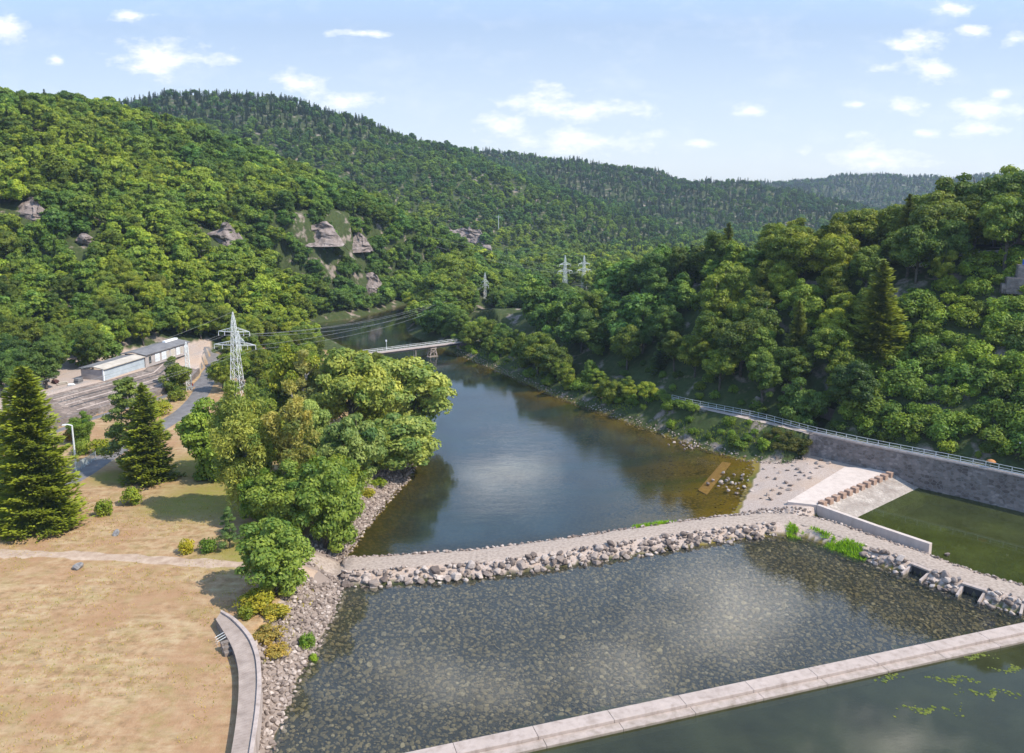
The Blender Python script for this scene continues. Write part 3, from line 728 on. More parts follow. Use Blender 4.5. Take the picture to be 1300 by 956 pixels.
# --- the trees one can tell apart, on and around the lawn
NEAR = [
 # kind, protos, i, H0, base px, top py, tint, width factor, label
 ('spruce_tree', PS, 0, 24, (50, 668), 462, (1.4, 1.35, .8), .96, 'tallest spruce on the lawn edge, beside the road, full to the ground'),
 ('spruce_tree', PS, 1, 24, (-12, 640), 482, (.75, .85, 1.1), 1.0, 'dark bluish spruce half hidden behind the tallest roadside spruce'),
 ('pine_tree', PP, 0, 15, (169, 598), 474, (1.25, 1.25, 1.3), 1.05, 'bluish pine with layered boughs touching a spruce by the road bend'),
 ('spruce_tree', PS2, 0, 18, (190, 610), 484, (1.35, 1.3, .85), .98, 'smaller spruce on the lawn touching the bluish pine by the road'),
 ('maple_tree', PMA, 0, 11, (274, 606), 496, (1.4, 1.45, 1.2), .95, 'light green tree beside the road just before the drooping birch'),
 ('birch_tree', PD, 0, 20, (316, 655), 456, (1.75, 1.5, 2.0), 1.0, 'tall full birch with drooping olive sprays on the lawn'),
 ('birch_tree', PN, 0, 15, (374, 655), 466, (1.9, 1.35, 2.2), 1.0, 'slender birch with dry orange leaves between the green trees'),
 ('birch_tree', PN, 0, 15, (392, 565), 432, (1.9, 1.4, 2.9), 1.25, 'pinkish half dead tree above the slender orange birch'),
 ('poplar_tree', PO, 0, 15, (380, 560), 420, (1.7, 1.4, .8), .8, 'yellow green tree behind the pinkish half dead tree'),
 ('linden_tree', PB, 0, 14, (445, 570), 434, (1.75, 1.5, 1.9), .98, 'largest round crowned linden of the riverbank grove'),
 ('willow_tree', PW, 0, 10, (514, 540), 446, (2.1, 1.8, 2.8), 1.2, 'pale willow with boughs reaching out over the river'),
 ('willow_tree', PW, 1, 10, (512, 586), 518, (1.8, 1.6, 2.4), 1.35, 'low willow overhanging the water at the riprap tip'),
 ('willow_tree', PW, 2, 10, (452, 622), 518, (1.4, 1.35, 2.4), .85, 'grey green willow in the middle of the riverbank grove'),
 ('poplar_tree', PO, 1, 15, (402, 605), 498, (1.7, 1.65, 2.8), .75, 'silvery topped tree beside the slender orange birch'),
 ('maple_tree', PMA, 0, 11, (362, 676), 578, (1.35, 1.32, 1.35), 1.0, 'bright green maple in front of the drooping birch'),
 ('maple_tree', PMA, 1, 11, (412, 682), 566, (1.25, 1.27, 1.3), .85, 'bright green maple nearest the riprap bank of the river'),
 ('pine_tree', PP, 1, 15, (292, 696), 641, (.95, 1.15, 1.6), .85, 'small young pine beside the maple at the causeway'),
 ('maple_tree', PMA, 1, 11, (345, 754), 646, (1.3, 1.32, 1.4), 1.12, 'bright green maple standing where the dirt path meets the causeway'),
 ('oak_tree', PB, 2, 14, (350, 560), 478, G_, .8, 'dark green tree behind the birch below the lattice pylon'),
 ('oak_tree', PO, 2, 15, (428, 530), 444, (1.25, 1.15, .8), .95, 'green tree behind the linden near the footbridge end'),
 ('oak_tree', PB, 3, 14, (470, 520), 455, (1.5, 1.2, .9), .85, 'olive crowned tree between the linden and the pale willow'),
 ('oak_tree', PO, 3, 15, (330, 540), 468, G_, .8, 'slim green tree at the foot of the lattice pylon'),
 ('poplar_tree', PO, 3, 15, (474, 562), 478, (1.4, 1.2, .9), .8, 'leafy tree on the bank below the pale willow'),
 ('oak_tree', PMA, 0, 11, (105, 562), 519, (.95, 1.1, .9), .9, 'round green tree across the road from the tallest spruce'),
 ('maple_tree', PMA, 1, 11, (334, 668), 588, (1.1, 1.2, .8), .9, 'dark green low tree at the foot of the drooping birch'),
 ('maple_tree', PMA, 0, 11, (388, 652), 560, (1.2, 1.25, .9), .9, 'leafy tree squeezed between the two bright maples and the orange birch'),
 ('willow_tree', PW, 0, 10, (432, 650), 572, (1.3, 1.25, 1.0), .9, 'bushy green tree on top of the riprap below the grey green willow'),
 ('willow_tree', PW, 1, 10, (478, 596), 535, (1.4, 1.25, 1.2), .95, 'bushy willow at the riprap edge between two other willows'),
 ('poplar_tree', PO, 0, 15, (418, 556), 452, (1.35, 1.2, .9), .9, 'leafy tree just behind the silvery topped one'),
 ('poplar_tree', PO, 2, 15, (345, 610), 500, (1.4, 1.25, .9), .9, 'green tree close behind the drooping birch, towards the river'),
 ('willow_tree', PW, 2, 10, (497, 512), 458, (1.7, 1.35, 1.2), .9, 'willow on the far side of the grove nearest the footbridge'),
]
for k, pr, i, H0, b, top, tint, wd, lab in NEAR:
    q = P(*b, 3.5); q[2] = gz(q[0], q[1])
    H = height_to(q, top)
    tree(k, pr, i, q, H, tint, lab, wide=wd, H0=H0)
for i, (b, H, wd, tint, lab) in enumerate([
 ((265, 702), 2.2, .9, (.95, 1.1, .8), 'green bush beside the young pine on the lawn'), ((237, 704), 2.0, .9, (2.2, 1.5, .7), 'yellow bush alone on the dry lawn near the path'),
 ((134, 656), 2.6, .85, (1.5, 1.4, .8), 'light green bush nearest the tallest spruce'), ((167, 642), 2.8, .95, (1.6, 1.45, .8), 'light green bush below the two conifers'),
 ((128, 577), 3.4, .9, (1.9, 1.5, .6), 'bright yellow green bush at the road edge by the lamp'), ((104, 578), 3.0, .9, (1.1, 1.1, .8), 'olive bush next to the bright yellow one at the road edge'),
 ((92, 560), 3.0, .9, (1.9, 1.0, 1.2), 'brownish bush behind the street lamp'), ((204, 528), 3.6, 1.1, (1.7, 1.4, .8), 'yellow green round bush under the paved bank'),
 ((226, 510), 3.2, 1.1, (1.25, 1.1, .8), 'olive round bush nearest the roadside lattice mast'), ((188, 534), 3.4, 1.1, (1.3, 1.2, .8), 'green bush behind the spruce top by the road'),
 ((150, 556), 3.0, 1.0, (1.2, 1.25, .8), 'green bush between the yellow bush and the conifers'), ((140, 578), 2.2, 1.0, (1.6, 1.4, .7), 'low light bush at the road edge by the conifers'),
 ((324, 776), 2.4, 1.4, (2.2, 1.45, .8), 'yellowing bush at the head of the curved platform'), ((333, 765), 2.2, 1.2, (1.9, 1.45, .8), 'yellow green bush under the maple at the causeway'),
 ((312, 788), 1.4, 1.1, (1.5, 1.25, .8), 'low olive bush touching the curved platform'), ((350, 783), 1.7, 1.5, (2.3, 1.5, 1.3), 'dry orange bush on the top of the riprap'),
 ((340, 806), 1.7, 1.7, (2.3, 1.25, 2.0), 'withered reddish bush beside the curved platform'), ((350, 818), 1.2, 1.9, (2.2, 1.25, 1.9), 'small withered reddish bush lower on the riprap'),
 ((389, 796), 1.9, .8, (1.1, 1.3, .8), 'green sapling bush growing among the riprap rocks'), ((396, 806), 1.0, .9, (1.6, 1.7, .7), 'small bright green bush below the riprap sapling'),
 ((480, 606), 1.6, 1.5, (1.6, 1.5, .8), 'low bush under the willow at the top of the riprap'), ((466, 618), 1.3, 1.6, (1.9, 1.4, .9), 'low yellow green bush on the riprap below the willows')]):
    q = P(*b, 3.2); q[2] = gz(q[0], q[1]); shrub(i, q, H, tint, lab, wide=wd)
for b, top, lab in [((1112, 452), 328, 'tall pointed fir standing out above the leafy slope')]:
    q = FIR = at_px(*b); tree('fir_tree', PS2, 1, q, height_to(q, top), (1.45, 1.35, .9), lab, H0=18, wide=1.1)

# --- rock outcrops on the hills (also keep trees off them)
OUT = [(30, 262, 34, 11), (272, 292, 30, 9), (398, 287, 34, 7), (446, 297, 24, 4), (580, 294, 44, 7), (616, 322, 12, 9), (470, 358, 17, 12), (100, 303, 18, 6)]
OUTW = []
def at_canopy(px, py, up):
    d = ray(px, py); t = np.arange(150, 1500, .5) / d[1]; X, Y, Z = d[0] * t, d[1] * t, HC + d[2] * t
    h, _ = ground(X, Y); k = np.argmax(h + up >= Z); return np.array([X[k], Y[k], h[k]])
for (px, py, rx, ry) in OUT:
    q = at_canopy(px, py + ry, 2.5); dp = proj(*q)[2]; OUTW.append((q, rx, ry, height_to(q, py - ry), rx * dp / F))
# --- woods: candidate positions by region
def blocked(X, Y, mk, h, lawn=True):
    b = mk['ins'] | (mk['d'] < 2.5)
    if lawn: b |= (~mk['right']) & (mk['sY'] <= 0) & (X < 10) & (Y < 262) & mk['kl'] & (mk['hh'] < 8)            # lawn
    b |= (mk['sY'] > 0) & (mk['dY'] < np.where(Y > 190, 22, 15)) & (Y < 255)                                                  # yard
    b |= mk['right'] & (mk['out'] > -2.8) & (mk['out'] < 3.2) & (Y < 300)                              # walkway
    return b
def near_road(X, Y):
    d = seg_dist(X, Y, ROAD)[0]; return d < 5
def hits_rock(X, px, pyb, pyt, Y, rpx):
    m = np.zeros(px.shape, bool)
    for (q, rx, ry, hg, wd), (opx, opy, _, _) in zip(OUTW, OUT):
        front = (Y <= q[1] + 6) & (Y > q[1] - 17) & (np.abs(px - opx) < rx * .75 + rpx * .2) & (pyt < opy + ry * .2)
        m |= front | ((np.abs(X - q[0]) < wd * .75) & (Y > q[1] - 3) & (Y < q[1] + 5))
    return m
def scatter(x0, x1, y0, y1, sp, rng, fan=True):
    xs = np.arange(x0, x1, sp); ys = np.arange(y0, y1, sp)
    X, Y = np.meshgrid(xs, ys); X = X + rng.uniform(-.45, .45, X.shape) * sp; Y = Y + rng.uniform(-.45, .45, Y.shape) * sp
    X, Y = X.ravel(), Y.ravel()
    k = (np.abs(X) < Y * .80 + 12); return X[k], Y[k]
def visible(X, Y, Z, n=26):
    """is the point (a crown's upper part) above the terrain seen from the camera"""
    ok = np.ones(X.shape, bool)
    for t in np.linspace(.25, .97, n):
        h, _ = ground(X * t, Y * t); ok &= (HC + (Z - HC) * t) > h + np.where(t > .9, 0, 2)
    return ok
rng = np.random.default_rng(11)
CAND = []          # x, y, z, H, conifer?, tintclass
def region(x0, x1, y0, y1, sp, Hlo, Hhi, keep, con=0., rng=rng, lawn=True):
    X, Y = scatter(x0, x1, y0, y1, sp, rng); h, mk = ground(X, Y)
    k = ~blocked(X, Y, mk, h, lawn) & keep(X, Y, h, mk) & ~near_road(X, Y)
    X, Y, h = X[k], Y[k], h[k]; H = rng.uniform(Hlo, Hhi, len(X))
    px, pb, dp = proj(X, Y, h); _, pt, _ = proj(X, Y, h + H)
    k = ~hits_rock(X, px, pb, pt, Y, H * .35 * F / dp) & (px > -220) & (px < 1560)
    X, Y, h, H, dp = X[k], Y[k], h[k], H[k], dp[k]
    k = visible(X, Y, h + H * .9); X, Y, h, H, dp = X[k], Y[k], h[k], H[k], dp[k]
    cn = rng.random(len(X)) < (con(X, Y, h) if callable(con) else con)
    pxx, ptt, _ = proj(X, Y, h + H * .8)
    k = ~((np.abs(pxx - 1112) < 26) & (Y < FIR[1] + 2) & (X > 20) & (ptt < 440)); X, Y, h, H, cn, dp = X[k], Y[k], h[k], H[k], cn[k], dp[k]
    # keep the far river bend and the distant pylons open to view
    pxx, pbb, _ = proj(X, Y, h); ptt = proj(X, Y, h + H)[1]
    k = ~((pxx > 398) & (pxx < 518) & (ptt < 437) & (pbb > 400) & (X < 0)) & ~((pxx > 692) & (pxx < 766) & (Y < 436) & (ptt < 356)) & ~((pxx > 604) & (pxx < 628) & (Y < 362) & (ptt < 392))
    X, Y, h, H, cn, dp = X[k], Y[k], h[k], H[k], cn[k], dp[k]
    H = H * np.where((h > 38) & (Y < 200) & (X > 80), 1.32, 1)
    return np.stack([X, Y, h, H, cn, dp], -1)
E1 = region(10, 190, 120, 360, 6.6, 10, 15.5, lambda X, Y, h, mk: mk['right'] & (mk['out'] > 3.5) & ~((h < 41) & (X > 68 + (Y - 140) * .15) & (Y < 172)), .03)
VA = region(-200, 330, 225, 620, 8.5, 8, 13, lambda X, Y, h, mk: (mk['hh'] < 8) & (~mk['right'] | (Y > 340)) & ((X > -45) | (Y > 345)) & ~((mk['sC'] > 0) & mk['kl'] & (Y < 330) & (X < -20)), .05)
GV = region(-100, -20, 205, 345, 6.5, 8, 12, lambda X, Y, h, mk: mk['kl'] & (mk['hh'] < 8) & (mk['sY'] <= 0), .06, lawn=False)
YD = region(-240, -60, 160, 345, 7.5, 10, 14, lambda X, Y, h, mk: mk['kl'] & (mk['hh'] < 8) & ((mk['sY'] > 0) | (Y > 262)), .06)
BK = region(-30, 60, 175, 300, 5.0, 4, 8, lambda X, Y, h, mk: mk['right'] == False if False else (mk['kr'] & (mk['out'] < -2.8) & (mk['d'] > 3) & (Y > 190)), .0)
A1 = region(-420, 140, 150, 520, 4.8, 8.5, 12.5, lambda X, Y, h, mk: (mk['hh'] >= 8) & (Y < 500) & (~mk['right'] | (Y > 330)), lambda X, Y, h: .05 + .05 * (X < -130))
print('candidates', len(E1), len(VA), len(GV), len(YD), len(BK), len(A1))
A2 = region(-140, 20, 325, 480, 5.2, 6, 10.5, lambda X, Y, h, mk: mk['kl'] & (mk['d'] > 2) & (h > .8), .04)
FARS = region(-900, 900, 480, 1650, 8.4, 8, 12.5, lambda X, Y, h, mk: h > 3, lambda X, Y, h: np.clip((h - 95) / 60, .08, .8) * (Y > 560) + .25 * ((Y > 1100)) + .3 * (X > 60))
FARD = region(-200, 1700, 1650, 2600, 12, 11, 15, lambda X, Y, h, mk: h > 8, .75)
print('far', len(FARS), len(FARD))
def tint_for(x, y, z, rg):
    t = fbm(np.array([x / 38]), np.array([y / 38]), 77, 3)[0]
    b = 1 + .20 * rg.normal()
    yel = np.clip(.5 + t * 1.1 + .22 * rg.normal(), 0, 1)
    return np.array([.62 + .80 * yel, .80 + .44 * yel, 1.05 - .25 * yel]) * np.clip(b, .65, 1.4)
# the largest on screen become things of their own
def place(rows, name, label, group, n, protos, conl=None, sel=None):
    size = rows[:, 3] / rows[:, 5]; order = np.argsort(-size); keepers = order[:n]; rest = order[n:]
    for j in keepers:
        x, y, z, H, cn, dp = rows[j]; t = tint_for(x, y, z, rng)
        if cn: tree('spruce_tree', PS2, int(j), (x, y, z - .3), H * 1.15, (1.1, 1.05, 1), conl or 'dark pointed conifer among the leafy trees of the slope', group=(group + ' conifers'), H0=18, wide=.8)
        else:
            pr, H0 = protos[int(rng.integers(len(protos)))]
            l, g = (label(x, y, z) if callable(label) else (label, group))
            tree(name, pr, int(rng.integers(99)), (x, y, z - .3), H, t, l, group=g, H0=H0, wide=rng.uniform(.85, 1.12))
    return rows[rest]
def lab_E(x, y, z):
    if z > 38 and y < 200: return 'broad leafy tree on the level top of the slope above the walkway', 'trees on the level top of the right slope'
    if y > 260: return 'leafy tree on the far end of the wooded slope, towards the footbridge', 'trees on the far end of the right slope'
    if z > 22: return 'leafy tree high on the steep slope above the railed walkway', 'trees high on the right slope'
    return 'leafy tree low on the steep slope just above the railed walkway', 'trees low on the right slope'
def lab_V(x, y, z):
    if y < 330: return 'leafy tree on the wooded tongue of land behind the footbridge', 'trees behind the footbridge'
    return 'sunlit tree on the valley floor below the distant pylons', 'trees on the valley floor'
rest = [place(E1, 'deciduous_tree', lab_E, '', 165, [(PB, 14), (PB, 14), (PO, 15), (PMA, 11)], 'dark conifer among the leafy trees of the walkway slope'),
        place(VA, 'valley_tree', lab_V, '', 60, [(PB, 14), (PO, 15), (PW, 10)], 'dark conifer on the wooded land behind the footbridge'),
        place(GV, 'grove_tree', 'leafy tree in the far part of the grove between the road and the footbridge', 'trees in the far part of the grove', 34, [(PO, 15), (PMA, 11), (PB, 14)], 'dark conifer in the far part of the grove behind the pylon'),
        place(YD, 'yard_tree', 'tall leafy tree at the edge of the yard behind the shed', 'trees at the edge of the yard', 40, [(PO, 15), (PB, 14)], 'dark conifer at the edge of the yard behind the shed'),
        place(BK, 'riverside_tree', 'small leafy tree on the bank strip between the river and the walkway', 'trees on the right bank strip', 36, [(PMA, 11), (PW, 10), (PB, 14)]),
        place(A1, 'hillside_tree', 'leafy tree at the foot of the left hillside behind the shed', 'trees at the foot of the left hillside', 70, [(PB, 14), (PO, 15)], 'dark conifer at the foot of the left hillside')]
# bushes covering the lower right slope and its foot
def bushes(x0, x1, y0, y1, sp, keep, n, label, group, Hlo, Hhi, tm=(1, 1, 1)):
    X, Y = scatter(x0, x1, y0, y1, sp, rng); h, mk = ground(X, Y)
    k = ~mk['ins'] & (mk['d'] > 1.6) & keep(X, Y, h, mk); X, Y, h = X[k], Y[k], h[k]
    px, pb, dp = proj(X, Y, h); k = (px > -30) & (px < 1480) & visible(X, Y, h + 1.5, 14); X, Y, h, dp = X[k], Y[k], h[k], dp[k]
    if len(X) > n:
        s = rng.permutation(len(X))[:n]; X, Y, h = X[s], Y[s], h[s]
    for x, y, z in zip(X, Y, h):
        shrub(int(rng.integers(9)), (x, y, z - .15), rng.uniform(Hlo, Hhi), tint_for(x, y, z, rng) * np.array(tm), label, group, wide=rng.uniform(.9, 1.4))
    return len(X)
nb = [bushes(60, 175, 108, 176, 2.9, lambda X, Y, h, mk: mk['right'] & (mk['out'] > 5) & (X > 66 + (Y - 140) * .15) & (h < 41), 260, 'leafy shrub in the scrub covering the slope under the terrace trees', 'scrub on the slope under the terrace', 2.2, 4.4, (1.0, 1.1, 1.1)),
      bushes(20, 120, 120, 215, 3.6, lambda X, Y, h, mk: mk['right'] & (mk['out'] > 3.4) & (mk['out'] < 8), 60, 'low shrub at the foot of the rocky slope beside the walkway', 'shrubs beside the walkway', 1.2, 2.4, (.85, .95, .9)),
      bushes(-20, 60, 160, 300, 3.2, lambda X, Y, h, mk: mk['kr'] & (mk['out'] < -1.6), 75, 'low shrub on the bank between the stone edge and the walkway', 'shrubs on the right riverbank', 1.0, 2.6, (.9, 1.05, .9))]
for px_, py_ in [(948, 560), (958, 552), (968, 566), (975, 556), (985, 570), (992, 560), (1000, 575), (1008, 566), (1015, 578), (1020, 570), (940, 570), (930, 556), (915, 552), (1002, 555), (985, 552)]:
    q = at_px(px_, py_); shrub(int(rng.integers(9)), q, rng.uniform(1.2, 1.9) * (1 if py_ > 558 else .6), (.72, .55, .7) if px_ > 960 else (.9, 1.05, .9), 'dark shrub on the steep bank where the masonry wall begins', 'shrubs where the masonry wall begins', wide=1.5)
for px_, py_ in [(846, 512), (858, 515), (868, 518), (838, 506), (880, 524), (826, 503)]:
    q = at_px(px_, py_); shrub(int(rng.integers(9)), q, rng.uniform(1.6, 2.4), (1.0, 1.1, .9), 'green shrub hiding the far end of the walkway railing', 'shrubs at the far end of the railing', wide=1.3)
print('bushes', nb)
rest += [FARS, FARD]
rest.append(place(A2, 'bend_tree', 'sunlit leafy tree on the steep far shore at the river bend', 'trees on the far shore of the river bend', 45, [(PO, 15), (PB, 14)], 'dark conifer on the steep far shore at the river bend'))
# everything beyond: woods that read as one mass
def far_wood(name, rows, protos, conifer):
    rows = rows[rows[:, 4].astype(bool) == conifer]
    if not len(rows): return
    col = bpy.data.collections.new(name + '_kinds')
    for i, (cm, H0) in enumerate(protos):
        o = bpy.data.objects.new(name + '_kind', cm); col.objects.link(o)
    me = bpy.data.meshes.new(name); me.from_pydata([(r[0], r[1], r[2] - .4) for r in rows], [], [])
    tints = np.array([tint_for(r[0], r[1], r[2], rng) for r in rows]) * np.array([.96, 1.04, 1.0])
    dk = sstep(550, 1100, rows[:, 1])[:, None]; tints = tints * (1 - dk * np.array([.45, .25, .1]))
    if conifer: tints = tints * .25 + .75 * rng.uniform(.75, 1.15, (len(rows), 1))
    a = me.attributes.new('tint', 'FLOAT_COLOR', 'POINT'); a.data.foreach_set('color', np.column_stack([tints, np.ones(len(rows))]).astype(np.float32).ravel())
    sc = rows[:, 3] / 14.0 * rng.uniform(.62, 1.1, len(rows)) if not conifer else rows[:, 3] / 18.5
    a = me.attributes.new('siz', 'FLOAT_VECTOR', 'POINT'); wv = rng.uniform(.8, 1.3, len(rows)) * (1.0 if not conifer else .95)
    a.data.foreach_set('vector', np.column_stack([sc * wv, sc * wv, sc]).astype(np.float32).ravel())
    a = me.attributes.new('turn', 'FLOAT_VECTOR', 'POINT'); a.data.foreach_set('vector', np.column_stack([rng.normal(size=(len(rows), 2)) * .06, rng.uniform(0, 6.28, len(rows))]).astype(np.float32).ravel())
    a = me.attributes.new('pick', 'INT', 'POINT'); a.data.foreach_set('value', rng.integers(0, len(protos), len(rows)).astype(np.int32))
    o = link(bpy.data.objects.new(name, me)); tag(o, kind='stuff')
    ng = bpy.data.node_groups.new(name, 'GeometryNodeTree')
    ng.interface.new_socket('Geometry', in_out='INPUT', socket_type='NodeSocketGeometry'); ng.interface.new_socket('Geometry', in_out='OUTPUT', socket_type='NodeSocketGeometry')
    gi = ng.nodes.new('NodeGroupInput'); go = ng.nodes.new('NodeGroupOutput')
    ci = ng.nodes.new('GeometryNodeCollectionInfo'); ci.inputs['Collection'].default_value = col; ci.inputs['Separate Children'].default_value = True; ci.inputs['Reset Children'].default_value = True
    ip = ng.nodes.new('GeometryNodeInstanceOnPoints'); ip.inputs['Pick Instance'].default_value = True
    def na(nm, t):
        n = ng.nodes.new('GeometryNodeInputNamedAttribute'); n.data_type = t; n.inputs['Name'].default_value = nm; return n.outputs['Attribute']
    ng.links.new(gi.outputs[0], ip.inputs['Points']); ng.links.new(ci.outputs[0], ip.inputs['Instance'])
    ng.links.new(na('pick', 'INT'), ip.inputs['Instance Index']); ng.links.new(na('siz', 'FLOAT_VECTOR'), ip.inputs['Scale'])
    er = ng.nodes.new('FunctionNodeEulerToRotation'); ng.links.new(na('turn', 'FLOAT_VECTOR'), er.inputs[0]); ng.links.new(er.outputs[0], ip.inputs['Rotation'])
    ng.links.new(ip.outputs[0], go.inputs[0])
    md = o.modifiers.new('trees', 'NODES'); md.node_group = ng
FL = [broadleaf(700 + i, 14, 6.0 - .25 * (i % 4), 44 - 3 * (i % 3), 3600, .5, .02, mat=M['far_leaf'], clump=.30)[0] for i in range(8)]
FN = [spruce(720 + i, 17, 3.6, 1500, .7, mat=M['far_needle'], dens=.6)[0] for i in range(3)]
allrest = np.concatenate(rest)
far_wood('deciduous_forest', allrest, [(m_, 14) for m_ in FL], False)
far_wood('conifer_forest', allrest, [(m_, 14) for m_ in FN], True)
for m_ in (PB, PO):
    pass
# ------------------------------------------------------------------ rocks
def rock_mesh(name, seed, mat, n=16, flat=.62):
    rg = random.Random(seed); bm = bmesh.new()
    for i in range(n):
        v = Vector((rg.gauss(0, 1), rg.gauss(0, 1), rg.gauss(0, 1))).normalized() * rg.uniform(.82, 1.0)
        bm.verts.new((v.x * rg.uniform(.8, 1), v.y * .78, v.z * flat))
    r = bmesh.ops.convex_hull(bm, input=bm.verts)
    bmesh.ops.delete(bm, geom=[g for g in r['geom_interior'] if isinstance(g, bmesh.types.BMVert)], context='VERTS')
    bmesh.ops.recalc_face_normals(bm, faces=bm.faces)
    bmesh.ops.bevel(bm, geom=list(bm.edges), offset=.05, segments=1, affect='EDGES')
    bmesh.ops.triangulate(bm, faces=bm.faces)
    me = bpy.data.meshes.new(name); bm.to_mesh(me); bm.free(); me.materials.append(mat); return me
def var_rock(name, stops, bscale=6.0):
    """stone whose tone differs from piece to piece"""
    m, nt, out = nodes(name); g = geo(nt)
    at = N(nt, 'ShaderNodeAttribute', attribute_name='v').outputs['Fac']; oi = N(nt, 'ShaderNodeObjectInfo').outputs['Random']
    s = math_(nt, 'ADD', at, math_(nt, 'MULTIPLY', oi, .001))
    col = ramp(nt, s, stops); n = noise(nt, bscale, 5, .6, g)
    col = mixc(nt, 1.0, col, ramp(nt, n, [(.3, (.72, .7, .68)), (.7, (1.15, 1.13, 1.1))]), 'MULTIPLY')
    principled(nt, out, col, .9, n, .4, .04); return m
def rnd_rock(name, stops):
    m, nt, out = nodes(name); g = geo(nt)
    col = ramp(nt, N(nt, 'ShaderNodeObjectInfo').outputs['Random'], stops); n = noise(nt, 5, 5, .6, g)
    col = mixc(nt, 1.0, col, ramp(nt, n, [(.3, (.72, .7, .68)), (.7, (1.15, 1.13, 1.1))]), 'MULTIPLY')
    principled(nt, out, col, .9, n, .4, .04); return m
RS = [(0, (.13, .10, .085)), (.4, (.24, .19, .16)), (.75, (.345, .28, .24)), (1, (.47, .40, .35))]
M['rubble'] = var_rock('rubble', RS); M['boulder'] = rnd_rock('boulder', RS)
M['bed_stone'] = var_rock('bed_stone', [(0, (.075, .06, .03)), (.5, (.17, .135, .075)), (.8, (.25, .195, .105)), (1, (.34, .28, .18))], 3.0)
ROCKS = [rock_mesh('boulder', 900 + i, M['boulder']) for i in range(10)]
RV = [(np.array([v.co[:] for v in me.vertices]), np.array([p.vertices[:] for p in me.polygons])) for me in ROCKS]
def rock_field(name, pts, sizes, mat, flat=1.0, sink=.25, kind='stuff', tones=None):
    """many stones in one mesh"""
    V, Fc, T = [], [], []; off = 0
    for i, (q, s) in enumerate(zip(pts, sizes)):
        v, f = RV[i % len(RV)]; a, b = rng.uniform(0, 6.28), rng.normal() * .35
        R1 = np.array(Matrix.Rotation(a, 3, 'Z') @ Matrix.Rotation(b, 3, 'X'))
        V.append((v * np.array([1, 1, flat]) * s) @ R1.T + q + np.array([0, 0, s * .62 * flat * (1 - sink * 2)])); Fc.append(f + off); off += len(v)
        T.append(np.full(len(v), rng.random() if tones is None else tones[i]))
    o = link(bpy.data.objects.new(name, mesh_np(name, np.concatenate(V), np.concatenate(Fc), mat, {'v': ('POINT', 'FLOAT', np.concatenate(T))})))
    return tag(o, kind=kind) if kind else o
def boulders(pts, sizes, label, group, name='boulder', flat=1.0):
    for i, (q, s) in enumerate(zip(pts, sizes)):
        o = link(bpy.data.objects.new(name, ROCKS[int(rng.integers(len(ROCKS)))])); o.location = (q[0], q[1], q[2] + s * .3 * flat)
        o.rotation_euler = (rng.normal() * .3, rng.normal() * .3, rng.uniform(0, 6.28)); o.scale = (s, s, s * flat); tag(o, label, 'boulder', group)
def cand(x0, x1, y0, y1, sp, keep):
    X, Y = np.meshgrid(np.arange(x0, x1, sp), np.arange(y0, y1, sp)); X = (X + rng.uniform(-.5, .5, X.shape) * sp).ravel(); Y = (Y + rng.uniform(-.5, .5, Y.shape) * sp).ravel()
    h, mk = ground(X, Y); k = keep(X, Y, h, mk); return X[k], Y[k], h[k]
# riprap: the causeway's front slope (large), its back edge, the left bank
inC = lambda X, Y, h, mk: mk['ins'] & (mk['dC'] < 6)
X, Y, h = cand(-45, 110, 70, 135, 1.0, lambda X, Y, h, mk: mk['ins'] & (mk['sC'] < 0) & (mk['dC'] > 2.3) & (mk['dC'] < 4.9) & (h > -.5))
px, py, dp = proj(X, Y, h)
grassy = (px > 985) & (px < 1092)
cul = np.zeros(X.shape, bool)
for q in CULV: cul |= np.hypot(X - q[0], Y - q[1]) < 1.9
k = ~grassy & ~cul; X, Y, h, px, py, dp = X[k], Y[k], h[k], px[k], py[k], dp[k]
s = np.where(px < 800, rng.uniform(.45, .95, len(X)), rng.uniform(.4, .85, len(X))) * np.where(rng.random(len(X)) < .15, 1.25, 1)
big = np.argsort(-(s / dp) * (px > -50) * (px < 1330) * (py > 560))[:235]; rest_m = np.ones(len(X), bool); rest_m[big] = False
left_b = px[big] < 800
qs = np.stack([X, Y, h], -1)
boulders(qs[big][left_b], s[big][left_b], 'angular pale boulder in the riprap along the near edge of the gravel causeway', 'riprap boulders on the near edge of the causeway')
boulders(qs[big][~left_b], s[big][~left_b], 'angular grey boulder in the riprap beside the culverts at the causeway bend', 'riprap boulders by the causeway culverts')
P_, S_ = [qs[rest_m]], [s[rest_m]]
X, Y, h = cand(-45, 110, 70, 135, .75, lambda X, Y, h, mk: mk['ins'] & (mk['dC'] > 2.0) & (mk['dC'] < 5.2) & (h > -.6) & ((mk['sC'] > 0) & (mk['dC'] < 4.0) & (mk['ds'] > 8) | (mk['sC'] < 0)))
px, py, dp = proj(X, Y, h); k = ~((px > 985) & (px < 1092) & (py > 660))
for q in CULV: k &= np.hypot(X - q[0], Y - q[1]) > 1.7
P_.append(np.stack([X, Y, h], -1)[k]); S_.append(rng.uniform(.22, .5, k.sum()))
